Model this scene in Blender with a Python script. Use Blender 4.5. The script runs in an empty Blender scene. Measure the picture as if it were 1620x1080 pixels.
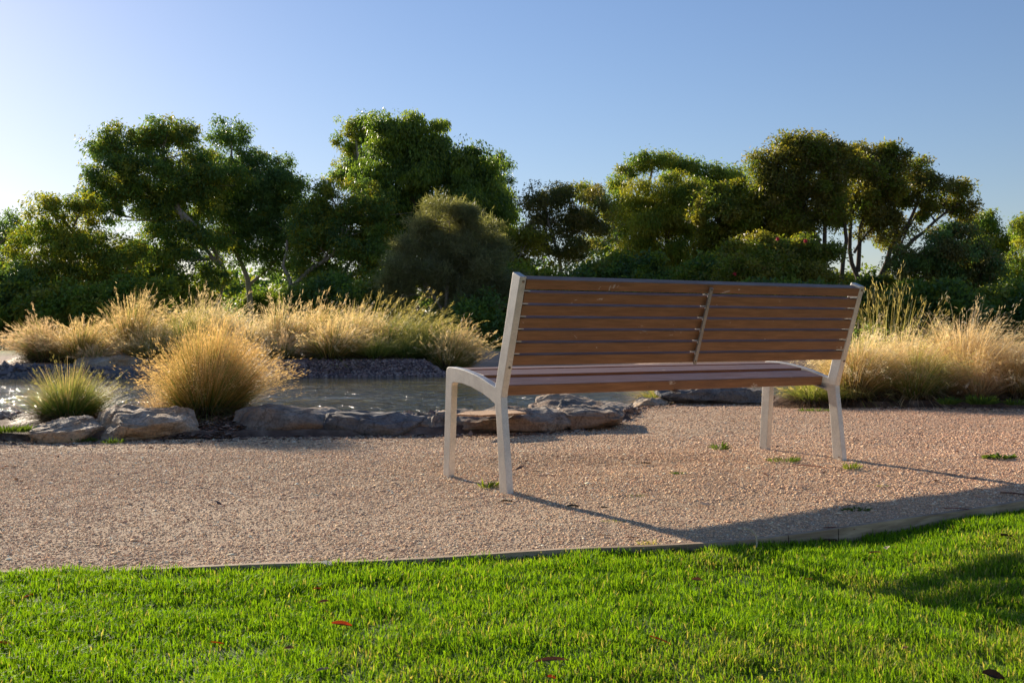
import bpy, bmesh, math, random
import numpy as np
from mathutils import Vector, Matrix, noise

# ------------------------------------------------------------------ camera, light, exposure
S = bpy.context.scene
COL = S.collection
H = 0.62; F = 1687.5; ROLL = 0.0055
cam = bpy.data.cameras.new('camera'); camo = bpy.data.objects.new('camera', cam); COL.objects.link(camo)
cam.sensor_width = 36; cam.lens = F/1620*36; cam.clip_start = .05; cam.clip_end = 5000
camo.matrix_world = Matrix.Translation((0, 0, H)) @ Matrix.Rotation(math.pi/2, 4, 'X') @ Matrix.Rotation(-ROLL, 4, 'Z')
cam.dof.use_dof = True; cam.dof.focus_distance = 4.6; cam.dof.aperture_fstop = 16
S.camera = camo

SUN_EL, SUN_AZ = math.radians(17.7), math.radians(-32)        # azimuth from +Y, positive to the right
w = bpy.data.worlds.new('World'); S.world = w; w.use_nodes = True
nt = w.node_tree; bg = nt.nodes['Background']
sky = nt.nodes.new('ShaderNodeTexSky'); sky.sky_type = 'NISHITA'; sky.sun_disc = False
sky.sun_elevation = SUN_EL; sky.sun_rotation = SUN_AZ
sky.air_density = 1.3; sky.dust_density = .18; sky.ozone_density = 5
tint = nt.nodes.new('ShaderNodeVectorMath'); tint.operation = 'MULTIPLY'; tint.inputs[1].default_value = (1.09, .935, .99)   # slightly violet air
nt.links.new(sky.outputs[0], tint.inputs[0]); nt.links.new(tint.outputs[0], bg.inputs[0]); bg.inputs[1].default_value = 0.067
sl = bpy.data.lights.new('sun', 'SUN'); sl.energy = 5.0; sl.angle = math.radians(.55); sl.color = (1, .87, .69)
so = bpy.data.objects.new('sun', sl); COL.objects.link(so)
sd = Vector((math.sin(SUN_AZ)*math.cos(SUN_EL), math.cos(SUN_AZ)*math.cos(SUN_EL), math.sin(SUN_EL)))
so.rotation_euler = sd.to_track_quat('Z', 'Y').to_euler()
S.view_settings.view_transform = 'Standard'; S.view_settings.look = 'None'
S.view_settings.exposure = 0.9; S.view_settings.gamma = 1
S.render.engine = 'CYCLES'; S.cycles.max_bounces = 8; S.cycles.transparent_max_bounces = 8
try: S.cycles.use_denoising = True
except Exception: pass

# ------------------------------------------------------------------ helpers
RNG = np.random.default_rng(7)
def tag(o, label=None, cat=None, group=None, kind=None):
    if label: o['label'] = label
    if cat: o['category'] = cat
    if group: o['group'] = group
    if kind: o['kind'] = kind
    return o
def empty(name, loc, rz=0):
    o = bpy.data.objects.new(name, None); COL.objects.link(o); o.location = loc; o.rotation_euler = (0, 0, rz)
    o.empty_display_size = .1; return o
def link(name, me, mat, parent=None):
    o = bpy.data.objects.new(name, me); COL.objects.link(o)
    if mat: me.materials.append(mat)
    if parent: o.parent = parent
    return o
def mesh_np(name, V, F_, cols=None, smooth=False):
    """V Nx3; F_ list of int arrays (each MxK)"""
    me = bpy.data.meshes.new(name)
    V = np.asarray(V, dtype=np.float32)
    if not isinstance(F_, (list, tuple)): F_ = [F_]
    F_ = [np.asarray(f, dtype=np.int32) for f in F_ if len(f)]
    tot = np.concatenate([np.full(len(f), f.shape[1], dtype=np.int32) for f in F_])
    loops = np.concatenate([f.ravel() for f in F_])
    me.vertices.add(len(V)); me.vertices.foreach_set('co', V.ravel())
    me.loops.add(len(loops)); me.loops.foreach_set('vertex_index', loops)
    me.polygons.add(len(tot))
    st = np.concatenate([[0], np.cumsum(tot)[:-1]]).astype(np.int32)
    me.polygons.foreach_set('loop_start', st); me.polygons.foreach_set('loop_total', tot)
    me.polygons.foreach_set('use_smooth', np.full(len(tot), bool(smooth)))
    if cols is not None:
        a = me.color_attributes.new('col', 'FLOAT_COLOR', 'POINT')
        c = np.ones((len(V), 4), dtype=np.float32); c[:, :3] = np.clip(cols, 0, 1)
        a.data.foreach_set('color', c.ravel())
    me.update(calc_edges=True); return me
def hsh(ix, iy, s):
    n = (ix.astype(np.int64)*374761393 + iy.astype(np.int64)*668265263 + s*1442695041) & 0x7fffffff
    n = ((n ^ (n >> 13))*1274126177) & 0x7fffffff
    return ((n ^ (n >> 16)) & 0xffff)/65535.
def vn(x, y, s=0):
    x = np.asarray(x, float); y = np.asarray(y, float)
    ix, iy = np.floor(x), np.floor(y); fx, fy = x-ix, y-iy
    fx = fx*fx*(3-2*fx); fy = fy*fy*(3-2*fy)
    ix = ix.astype(np.int64); iy = iy.astype(np.int64)
    a, b, c, d = hsh(ix, iy, s), hsh(ix+1, iy, s), hsh(ix, iy+1, s), hsh(ix+1, iy+1, s)
    return (a*(1-fx)+b*fx)*(1-fy)+(c*(1-fx)+d*fx)*fy
def fbm(x, y, s=0, o=3):
    r = 0; a = .5; t = 0
    for i in range(o): r = r+a*vn(x*2**i, y*2**i, s+i*17); t += a; a *= .5
    return r/t
def P(px, py, D):        # a point at distance D along the view seen at photo pixel px, py (all things get real depth D)
    return Vector(((px-810)/F*D, D, H+(540-ROLL*(px-810)-py)/F*D))
def gp(px, py, z=0.):
    dy = py-540+ROLL*(px-810); D = (H-z)*F/dy
    return Vector(((px-810)/F*D, D, z))

# ------------------------------------------------------------------ materials
def newmat(name):
    m = bpy.data.materials.new(name); m.use_nodes = True; n = m.node_tree.nodes; n.clear()
    out = n.new('ShaderNodeOutputMaterial'); return m, n, m.node_tree.links, out
def foliage_mat(name, trans=.4, rough=.5, gloss=.25, tint=(1, 1, 1), ttint=(1.25, 1.2, .5)):
    m, n, l, out = newmat(name)
    at = n.new('ShaderNodeAttribute'); at.attribute_name = 'col'
    b = n.new('ShaderNodeBsdfPrincipled'); b.inputs['Roughness'].default_value = rough
    b.inputs['Specular IOR Level'].default_value = gloss
    l.new(at.outputs[0], b.inputs['Base Color'])
    tr = n.new('ShaderNodeBsdfTranslucent')
    mx = n.new('ShaderNodeVectorMath'); mx.operation = 'MULTIPLY'; mx.inputs[1].default_value = ttint
    l.new(at.outputs[0], mx.inputs[0]); l.new(mx.outputs[0], tr.inputs[0])
    s = n.new('ShaderNodeMixShader'); s.inputs[0].default_value = trans
    l.new(b.outputs[0], s.inputs[1]); l.new(tr.outputs[0], s.inputs[2]); l.new(s.outputs[0], out.inputs[0])
    return m
def noise_node(n, l, scale, detail=4, rough=.55, vec=None, dist=0):
    t = n.new('ShaderNodeTexNoise'); t.inputs['Scale'].default_value = scale; t.inputs['Detail'].default_value = detail
    t.inputs['Roughness'].default_value = rough; t.inputs['Distortion'].default_value = dist
    if vec is not None: l.new(vec, t.inputs['Vector'])
    return t
def ramp(n, l, fac, stops):
    r = n.new('ShaderNodeValToRGB'); e = r.color_ramp.elements
    while len(e) > len(stops): e.remove(e[-1])
    while len(e) < len(stops): e.new(.5)
    for i, (p, c) in enumerate(stops): e[i].position = p; e[i].color = (*c, 1) if len(c) == 3 else c
    l.new(fac, r.inputs[0]); return r
def mixc(n, l, f, a, b, mode='MIX'):
    m = n.new('ShaderNodeMix'); m.data_type = 'RGBA'; m.blend_type = mode
    for i, v in ((0, f), (6, a), (7, b)):
        if hasattr(v, 'links'): l.new(v, m.inputs[i])
        elif i == 0: m.inputs[0].default_value = v
        else: m.inputs[i].default_value = (*v, 1)
    return m.outputs[2]
def bump(n, l, h, strength, dist, nrm=None):
    b = n.new('ShaderNodeBump'); b.inputs['Strength'].default_value = strength; b.inputs['Distance'].default_value = dist
    l.new(h, b.inputs['Height'])
    if nrm is not None: l.new(nrm, b.inputs['Normal'])
    return b.outputs[0]
def principled(n, l, out, rough=.6, spec=.5, metal=0):
    b = n.new('ShaderNodeBsdfPrincipled'); b.inputs['Roughness'].default_value = rough
    b.inputs['Specular IOR Level'].default_value = spec; b.inputs['Metallic'].default_value = metal
    l.new(b.outputs[0], out.inputs[0]); return b
def pos(n):
    return n.new('ShaderNodeNewGeometry').outputs['Position']

def mat_gravel():
    m, n, l, out = newmat('gravel'); b = principled(n, l, out, .95, .15); p = pos(n)
    big = noise_node(n, l, .9, 4, .6, p); fine = noise_node(n, l, 130, 3, .7, p); mid = noise_node(n, l, 14, 4, .6, p)
    vo = n.new('ShaderNodeTexVoronoi'); vo.inputs['Scale'].default_value = 95; l.new(p, vo.inputs['Vector'])
    c1 = ramp(n, l, big.outputs[0], [(.3, (.54, .40, .27)), (.52, (.60, .45, .31)), (.72, (.54, .39, .27))])
    c2 = ramp(n, l, fine.outputs[0], [(.3, (.35, .32, .31)), (.47, (.85, .83, .80)), (.7, (1.15, 1.12, 1.1))])
    c3 = ramp(n, l, mid.outputs[0], [(.35, (.82, .8, .78)), (.6, (1, 1, 1))])
    sx = n.new('ShaderNodeSeparateXYZ'); l.new(p, sx.inputs[0])
    mr = n.new('ShaderNodeMapRange'); mr.inputs[1].default_value = .5; mr.inputs[2].default_value = 3.5; l.new(sx.outputs[0], mr.inputs[0])
    pk = mixc(n, l, mr.outputs[0], (1, 1, 1), (.99, .88, .87))
    c = mixc(n, l, 1., c1.outputs[0], c2.outputs[0], 'MULTIPLY'); c = mixc(n, l, 1., c, c3.outputs[0], 'MULTIPLY'); c = mixc(n, l, 1., c, pk, 'MULTIPLY')
    l.new(c, b.inputs['Base Color'])
    n1 = bump(n, l, vo.outputs['Distance'], .8, .004); n2 = bump(n, l, mid.outputs[0], .4, .004, n1); n3 = bump(n, l, fine.outputs[0], .8, .004, n2)
    l.new(n3, b.inputs['Normal']); return m
def mat_ground():
    m, n, l, out = newmat('soil_and_dry_grass'); b = principled(n, l, out, .95, .1); p = pos(n)
    a = noise_node(n, l, 6, 6, .65, p); c = noise_node(n, l, .25, 4, .6, p); fine = noise_node(n, l, 60, 3, .7, p)
    soil = ramp(n, l, a.outputs[0], [(.3, (.07, .045, .035)), (.5, (.15, .10, .075)), (.68, (.27, .20, .15))])
    far = ramp(n, l, c.outputs[0], [(.35, (.10, .14, .03)), (.55, (.24, .22, .08)), (.7, (.12, .17, .04))])
    sx = n.new('ShaderNodeSeparateXYZ'); l.new(p, sx.inputs[0])
    mr = n.new('ShaderNodeMapRange'); mr.inputs[1].default_value = 29; mr.inputs[2].default_value = 33; l.new(sx.outputs[1], mr.inputs[0])
    # pinkish gravel landing on the far bank
    pinkr = ramp(n, l, fine.outputs[0], [(.3, (.25, .17, .13)), (.6, (.46, .34, .26))])
    mb = n.new('ShaderNodeMapRange'); mb.inputs[1].default_value = 22; mb.inputs[2].default_value = 22.6; l.new(sx.outputs[1], mb.inputs[0])
    c0 = mixc(n, l, mb.outputs[0], soil.outputs[0], pinkr.outputs[0])
    l.new(mixc(n, l, mr.outputs[0], c0, far.outputs[0]), b.inputs['Base Color'])
    l.new(bump(n, l, fine.outputs[0], .6, .02), b.inputs['Normal']); return m
def mat_rock(name, dark, mid, light, warm=(.34, .22, .12), scale=1.):
    m, n, l, out = newmat(name); b = principled(n, l, out, .85, .25)
    tc = n.new('ShaderNodeTexCoord').outputs['Object']
    a = noise_node(n, l, 5*scale, 8, .65, tc, .4); f = noise_node(n, l, 55*scale, 5, .7, tc); v = noise_node(n, l, 2.2*scale, 4, .6, tc, 1.)
    mp = n.new('ShaderNodeMapping'); mp.inputs['Scale'].default_value = (1.5, 1.5, 14); l.new(tc, mp.inputs[0])
    st = noise_node(n, l, 2.2, 6, .6, mp.outputs[0], .8)
    base = ramp(n, l, a.outputs[0], [(.32, dark), (.5, mid), (.68, light)])
    wf = ramp(n, l, v.outputs[0], [(.44, (0, 0, 0)), (.6, (.9, .9, .9))])
    c = mixc(n, l, wf.outputs[0], base.outputs[0], warm)
    sp = ramp(n, l, f.outputs[0], [(.35, (.6, .6, .6)), (.55, (1, 1, 1)), (.72, (1.2, 1.2, 1.15))])
    c = mixc(n, l, 1., c, sp.outputs[0], 'MULTIPLY'); l.new(c, b.inputs['Base Color'])
    n1 = bump(n, l, st.outputs[0], .7, .03); n2 = bump(n, l, a.outputs[0], .6, .03, n1); n3 = bump(n, l, f.outputs[0], .5, .006, n2)
    l.new(n3, b.inputs['Normal'])
    ve = n.new('ShaderNodeTexVoronoi'); ve.feature = 'DISTANCE_TO_EDGE'; ve.inputs['Scale'].default_value = 3.2*scale
    wv = n.new('ShaderNodeVectorMath'); wv.operation = 'ADD'; l.new(tc, wv.inputs[0]); wn = noise_node(n, l, 3, 5, .6, tc); ws = n.new('ShaderNodeVectorMath'); ws.operation = 'SCALE'; ws.inputs['Scale'].default_value = .5; l.new(wn.outputs['Color'], ws.inputs[0]); l.new(ws.outputs[0], wv.inputs[1]); l.new(wv.outputs[0], ve.inputs['Vector'])
    ck = ramp(n, l, ve.outputs['Distance'], [(.0, (.62, .58, .54)), (.03, (1, 1, 1))]); l.new(mixc(n, l, 1., c, ck.outputs[0], 'MULTIPLY'), b.inputs['Base Color'])
    n4 = bump(n, l, ck.outputs[0], .5, .006, n3); l.new(n4, b.inputs['Normal']); return m
def mat_water():
    m, n, l, out = newmat('pond_water'); b = principled(n, l, out, .06, .5); b.inputs['IOR'].default_value = 1.33
    b.inputs['Base Color'].default_value = (.095, .095, .048, 1)
    p = pos(n); mp = n.new('ShaderNodeMapping'); mp.inputs['Scale'].default_value = (1.2, .62, 1); mp.inputs['Rotation'].default_value = (0, 0, .25); l.new(p, mp.inputs[0])
    a = noise_node(n, l, 3.6, 4, .6, mp.outputs[0], .5); c = noise_node(n, l, 13, 2, .5, mp.outputs[0])
    calm = noise_node(n, l, .35, 2, .5, p); cr = ramp(n, l, calm.outputs[0], [(.38, (.5, .5, .5)), (.62, (1.2, 1.2, 1.2))])
    sx = n.new('ShaderNodeSeparateXYZ'); l.new(p, sx.inputs[0]); mr = n.new('ShaderNodeMapRange'); mr.inputs[1].default_value = 19.5; mr.inputs[2].default_value = 14; mr.inputs[3].default_value = .12; mr.inputs[4].default_value = 1; l.new(sx.outputs[1], mr.inputs[0])
    wm = n.new('ShaderNodeMath'); wm.operation = 'MULTIPLY'; l.new(cr.outputs[0], wm.inputs[0]); l.new(mr.outputs[0], wm.inputs[1])
    mu = n.new('ShaderNodeMath'); mu.operation = 'MULTIPLY'; l.new(a.outputs[0], mu.inputs[0]); l.new(wm.outputs[0], mu.inputs[1]); mu2 = n.new('ShaderNodeMath'); mu2.operation = 'MULTIPLY'; l.new(c.outputs[0], mu2.inputs[0]); l.new(wm.outputs[0], mu2.inputs[1])
    n1 = bump(n, l, mu.outputs[0], 1., .20); n2 = bump(n, l, mu2.outputs[0], .8, .02, n1)
    l.new(n2, b.inputs['Normal']); return m
def mat_paint():
    m, n, l, out = newmat('brown_painted_timber'); b = principled(n, l, out, .38, .4)
    p = pos(n); tc = n.new('ShaderNodeTexCoord').outputs['Object']
    mp = n.new('ShaderNodeMapping'); mp.inputs['Scale'].default_value = (1.2, 14, 14); l.new(tc, mp.inputs[0])
    g = noise_node(n, l, 6, 6, .6, mp.outputs[0], .3)
    base = ramp(n, l, g.outputs[0], [(.3, (.155, .072, .032)), (.5, (.205, .096, .043)), (.7, (.26, .128, .060))])
    cl = noise_node(n, l, 2.0, 3, .5, tc); base2 = mixc(n, l, ramp(n, l, cl.outputs[0], [(.5, (0, 0, 0)), (.75, (.5, .5, .5))]).outputs[0], base.outputs[0], (.13, .07, .055))
    mp2 = n.new('ShaderNodeMapping'); mp2.inputs['Scale'].default_value = (9, 26, 22); mp2.inputs['Rotation'].default_value = (.3, .2, .4); l.new(tc, mp2.inputs[0])
    ch = noise_node(n, l, 1.0, 5, .72, mp2.outputs[0], .6)
    cf = ramp(n, l, ch.outputs[0], [(.665, (0, 0, 0)), (.68, (1, 1, 1))])
    c = mixc(n, l, cf.outputs[0], base2, (.42, .34, .27)); l.new(c, b.inputs['Base Color'])
    rr = ramp(n, l, g.outputs[0], [(.3, (.55, .55, .55)), (.7, (.36, .36, .36))]); rm = mixc(n, l, cf.outputs[0], rr.outputs[0], (.9, .9, .9)); l.new(rm, b.inputs['Roughness'])
    l.new(bump(n, l, g.outputs[0], .25, .002), b.inputs['Normal']); return m
def mat_metal(name, col, rough=.5, metal=.35):
    m, n, l, out = newmat(name); b = principled(n, l, out, rough, .5, metal)
    tc = n.new('ShaderNodeTexCoord').outputs['Object']; a = noise_node(n, l, 9, 6, .65, tc); f = noise_node(n, l, 160, 3, .7, tc)
    r1 = ramp(n, l, a.outputs[0], [(.3, tuple(c*.78 for c in col)), (.55, col), (.75, tuple(min(1, c*1.12) for c in col))])
    r2 = ramp(n, l, f.outputs[0], [(.3, (.8, .8, .8)), (.6, (1.05, 1.05, 1.05))])
    l.new(mixc(n, l, 1., r1.outputs[0], r2.outputs[0], 'MULTIPLY'), b.inputs['Base Color'])
    l.new(bump(n, l, f.outputs[0], .25, .0008), b.inputs['Normal']); return m
def mat_wood(name, a_, b_, sc=(1, 1, 10)):
    m, n, l, out = newmat(name); b = principled(n, l, out, .9, .2); tc = n.new('ShaderNodeTexCoord').outputs['Object']
    mp = n.new('ShaderNodeMapping'); mp.inputs['Scale'].default_value = sc; l.new(tc, mp.inputs[0])
    g = noise_node(n, l, 9, 6, .65, mp.outputs[0], .4); c = ramp(n, l, g.outputs[0], [(.3, a_), (.7, b_)])
    l.new(c.outputs[0], b.inputs['Base Color']); l.new(bump(n, l, g.outputs[0], .5, .004), b.inputs['Normal']); return m
def mat_attr(name, rough=.9, spec=.2):
    m, n, l, out = newmat(name); b = principled(n, l, out, rough, spec); at = n.new('ShaderNodeAttribute'); at.attribute_name = 'col'
    l.new(at.outputs[0], b.inputs['Base Color']); return m

M = dict(gravel=mat_gravel(), ground=mat_ground(), water=mat_water(), paint=mat_paint(),
         metal=mat_metal('cast_grey_metal', (.60, .575, .525), .46, .4), steel=mat_metal('dull_steel', (.30, .29, .28), .45, .5),
         bolt=mat_metal('rusty_bolt', (.22, .15, .09), .6, .4),
         stone=mat_attr('gravel_stone', .9, .2), litter=mat_attr('litter', .85, .2),
         rock=mat_rock('grey_brown_rock', (.13, .105, .09), (.28, .235, .19), (.45, .38, .31), (.34, .21, .13)),
         rockpale=mat_rock('pale_sandstone', (.24, .185, .14), (.46, .37, .28), (.62, .51, .40), (.50, .31, .16)),
         rockdark=mat_rock('dark_blue_grey_rock', (.08, .08, .085), (.17, .165, .165), (.28, .26, .24), (.22, .17, .13)),
         slab=mat_rock('tan_slab', (.50, .30, .17), (.60, .38, .22), (.68, .46, .28), (.6, .36, .2), 2),
         kerb=mat_wood('weathered_timber', (.20, .13, .085), (.56, .42, .29), (.6, .6, 5)),
         stake=mat_wood('dark_timber', (.05, .025, .018), (.12, .06, .035), (6, 6, 1)),
         grass=foliage_mat('lawn_grass', .50, .6, .1, ttint=(1.25, 1.2, .4)),
         tuss=foliage_mat('tussock_straw', .50, .5, .3, ttint=(1.15, 1.0, .7)),
         leaf=foliage_mat('gum_leaf', .56, .45, .4), leafd=foliage_mat('dense_leaf', .52, .45, .4),
         bark=mat_wood('gum_bark', (.20, .16, .13), (.50, .43, .36), (3, 3, 1)),
         barkd=mat_wood('dark_bark', (.045, .032, .026), (.13, .10, .08), (3, 3, 1)))

# ------------------------------------------------------------------ terrain
KX = np.array([-9, -6, -3, -1.47, -.62, .37, .81, 1.13, 2.02, 3, 5, 9.])
KY = np.array([2.3, 2.55, 2.88, 3.05, 3.15, 3.32, 3.48, 3.62, 4.16, 4.95, 6.9, 12.])
def ky(x): return np.interp(x, KX, KY)
def hpath(x, y):
    return np.clip((y-4.72)*.022, -.035, .018) * np.clip(1-(y-5.8)/1.2, 0, 1)**(y > 5.8) + (fbm(x*1.1+4, y*1.1, 3)-.5)*.022 - .016*np.exp(-((x-.55)/.55)**2-((y-5.3)/.26)**2)
POND = np.array([(-15, 9.5), (-7, 9.3), (-3, 9.0), (-.3, 9.0), (.6, 9.2), (1.2, 10.6), (2.0, 11.4), (3.2, 12.3), (4.6, 14), (4.2, 17), (3, 20), (2.2, 24), (.9, 26), (-.4, 25.5), (-1.2, 23.4), (-1.45, 22.0), (-4, 21.9), (-6.2, 21.5), (-8.2, 22.0), (-10, 21.6), (-16, 22.2), (-20, 15)])
def sdp(x, y):
    """signed distance to the pond outline, positive inside"""
    d = np.full(x.shape, 1e9); ins = np.zeros(x.shape, bool); n_ = len(POND)
    for i in range(n_):
        a, b = POND[i], POND[(i+1) % n_]; ex, ey = b-a
        t = np.clip(((x-a[0])*ex+(y-a[1])*ey)/(ex*ex+ey*ey), 0, 1)
        d = np.minimum(d, np.hypot(x-a[0]-t*ex, y-a[1]-t*ey))
        c = (a[1] > y) != (b[1] > y)
        with np.errstate(divide='ignore', invalid='ignore'): xi = ex*(y-a[1])/(ey if ey != 0 else 1e-9)+a[0]
        ins ^= c & (x < xi)
    return np.where(ins, d, -d)
def hground(x, y):
    s = sdp(x, y) + (fbm(x*1.3, y*1.3, 9)-.5)*.5
    land = np.where(y > 16, .13*np.clip((-s)/.35, 0, 1)**.7+.20*np.clip((-s-.4)/4, 0, 1), .05)
    land = land+np.where((y > 21) & (x > -6.6) & (x < -1.25), .06*np.clip((-s-.1)/.6, 0, 1)*np.clip((24-y)/.8, 0, 1), 0)
    land = np.where(y > 16, land + (fbm(x*.3, y*.3, 5)-.5)*.25*np.clip((y-22)/6, 0, 1), land + (fbm(x*2, y*2, 4)-.5)*.06)
    h = land*np.clip(-s/.5, 0, 1) - .09*np.clip(1+s/.5, 0, 1) - np.clip(s*.5, 0, .6)
    # the path and lawn sides stay low: their own sheets cover them
    pth = (y < yb(x)) ; hp = hpath(x, y) - .05
    h = np.where(pth, hp, h); h = np.where(y < ky(x)+.15, -.16, h)
    return h
BX = np.array([-12, -6, -3.4, -2.2, -.6, .5, .9, 1.2, 1.6, 2.5, 3.0, 4.4, 7, 12.])
BY = np.array([6.4, 6.55, 6.75, 6.9, 7.1, 7.5, 8.5, 9.9, 10.4, 10.6, 9.9, 9.6, 10.2, 14.])
def yb(x): return np.interp(x, BX, BY)
def axis(parts):
    return np.unique(np.concatenate([np.linspace(a, b, n_) for a, b, n_ in parts]))
def grid(xs, ys, hf):
    X, Y = np.meshgrid(xs, ys); Z = hf(X, Y); V = np.stack([X, Y, Z], -1).reshape(-1, 3)
    nx, ny = len(xs), len(ys); i = np.arange(nx-1)[None, :]+nx*np.arange(ny-1)[:, None]
    return V, np.stack([i, i+1, i+nx+1, i+nx], -1).reshape(-1, 4)
V_, F_ = grid(axis([(-900, -60, 20), (-60, -16, 30), (-16, 9, 170), (9, 60, 34), (60, 900, 20)]),
              axis([(-60, 1, 12), (1, 12, 110), (12, 20, 40), (20, 30, 60), (30, 120, 46), (120, 1500, 24)]), hground)
tag(link('ground', mesh_np('ground', V_, F_, smooth=True), M['ground']), kind='structure')
# gravel path: a sheet between kerb and rocks
xs = np.linspace(-11, 9, 420); ts = np.linspace(0, 1, 150)
X = np.repeat(xs[None, :], 150, 0); Yk = ky(X)+.012; Yb = yb(X)+.25*(fbm(X*2.1, X*0+3, 8)-.5)+.1; Y = Yk+(Yb-Yk)*ts[:, None]
Z = hpath(X, Y)+(fbm(X*9, Y*9, 21, 2)-.5)*.007 - np.clip((ts[:, None]-.97)/.03, 0, 1)*.06
i = np.arange(419)[None, :]+420*np.arange(149)[:, None]
tag(link('gravel_path', mesh_np('gravel_path', np.stack([X, Y, Z], -1).reshape(-1, 3), np.stack([i, i+1, i+421, i+420], -1).reshape(-1, 4), smooth=True), M['gravel']), kind='structure')
# water
V_, F_ = grid(np.linspace(-60, 5.5, 3), np.linspace(8.6, 27, 3), lambda x, y: x*0-.08)
V_[:, 0] = np.maximum(V_[:, 0], -22)
tag(link('pond_water', mesh_np('pond_water', V_, F_), M['water']), kind='structure')
# lawn soil
def lawnz(x, y):
    return -.050 - .010*np.clip((x-.3)/.9, 0, 1) + .022*np.clip((x-1.2)/.9, 0, 1) + (fbm(x*1.7, y*1.7, 31)-.5)*.035 + .008*np.clip(1-x, 0, 1)
xs = np.linspace(-11, 9, 300); ts = np.linspace(0, 1, 90)
X = np.repeat(xs[None, :], 90, 0); Y = -6+(ky(X)-.02+6)*(ts[:, None]**.6)
i = np.arange(299)[None, :]+300*np.arange(89)[:, None]
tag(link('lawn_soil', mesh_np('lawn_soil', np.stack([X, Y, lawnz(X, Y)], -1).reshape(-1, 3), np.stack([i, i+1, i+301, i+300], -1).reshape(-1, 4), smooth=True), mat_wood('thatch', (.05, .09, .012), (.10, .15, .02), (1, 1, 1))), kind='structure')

# ------------------------------------------------------------------ lawn blades (uncountable: one object)
def lawn():
    def pts(n_, x0, x1, y0, wide):
        x = RNG.uniform(x0, x1, n_); y = y0+(ky(x)-y0)*RNG.uniform(0, 1, n_); return x, y
    xa, ya = pts(1, 0, 1, 1, 0)
    N = 600000
    x = RNG.uniform(-2.5, 3.0, N); y = RNG.uniform(1.62, 4.6, N)
    k = (y < ky(x)-.008+.03*(RNG.uniform(0, 1, N) < .05)) & (np.abs(x) < .55+.54*y); x, y = x[k], y[k]
    n2 = 230000; x2 = RNG.uniform(-4.5, 5, n2); y2 = RNG.uniform(.7, 6.5, n2)
    k = (y2 < ky(x2)-.008) & ~((np.abs(x2) < .55+.54*y2) & (y2 > 1.62)); x, y = np.append(x, x2[k]), np.append(y, y2[k])
    n = len(x)
    cl = fbm(x*9, y*9, 51, 2); bare = fbm(x*3.1, y*3.1, 77, 3)
    keep = RNG.uniform(0, 1, n) < np.clip(.6+1.4*(cl-.3), .45, 1); x, y, cl, bare = x[keep], y[keep], cl[keep], bare[keep]; n = len(x)
    z = lawnz(x, y)-.004
    h = RNG.uniform(.014, .034, n)*(.60+.9*cl)
    wd = RNG.uniform(.0009, .0017, n)*(1+.15*(y-2))
    a = RNG.uniform(0, 2*np.pi, n); lean = RNG.beta(1.4, 1.6, n)*1.35*h
    # tufts lean together
    ta = fbm(x*6, y*6, 13, 2)*12; dx = np.cos(a)*lean*.7+np.cos(ta)*lean*.25; dy = np.sin(a)*lean*.7+np.sin(ta)*lean*.25
    fa = RNG.uniform(0, 2*np.pi, n); wx, wy = np.cos(fa)*wd, np.sin(fa)*wd
    V = np.zeros((n, 5, 3))
    V[:, 0] = np.stack([x-wx, y-wy, z], -1); V[:, 1] = np.stack([x+wx, y+wy, z], -1)
    mx, my, mz = x+dx*.35, y+dy*.35, z+h*.6
    V[:, 2] = np.stack([mx+wx*.85, my+wy*.85, mz], -1); V[:, 3] = np.stack([mx-wx*.85, my-wy*.85, mz], -1)
    V[:, 4] = np.stack([x+dx, y+dy, z+h*np.clip(1.05-.35*lean/h, .5, 1)], -1)
    b = 5*np.arange(n); Q = np.stack([b, b+1, b+2, b+3], -1); T = np.stack([b+3, b+2, b+4], -1)
    dry = np.clip((x-.1)*.28+(2.6-y)*.16+(bare-.5)*1.8, .02, .75)
    r = RNG.uniform(0, 1, n)
    g = np.array([.16, .32, .015]); g2 = np.array([.26, .42, .02]); st = np.array([.50, .44, .18]); dk = np.array([.06, .16, .012])
    t = RNG.uniform(0, 1, n)[:, None]; C = g*(1-t)+g2*t
    C = np.where((r < .22)[:, None], dk, C); C = np.where((r > 1-.03-.30*dry)[:, None], st*RNG.uniform(.6, 1.25, (n, 1)), C)
    C = C*(1-.25*dry[:, None])+np.array([.26, .27, .06])*.25*dry[:, None]
    C = C*RNG.uniform(.8, 1.2, (n, 1)); CC = np.repeat(C[:, None, :], 5, 1)
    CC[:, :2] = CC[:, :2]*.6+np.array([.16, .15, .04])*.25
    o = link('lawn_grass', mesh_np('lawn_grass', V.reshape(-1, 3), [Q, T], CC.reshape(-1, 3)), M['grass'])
    tag(o, 'short bright green mown grass in front of the timber edging', 'grass', kind='stuff')
lawn()

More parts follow.
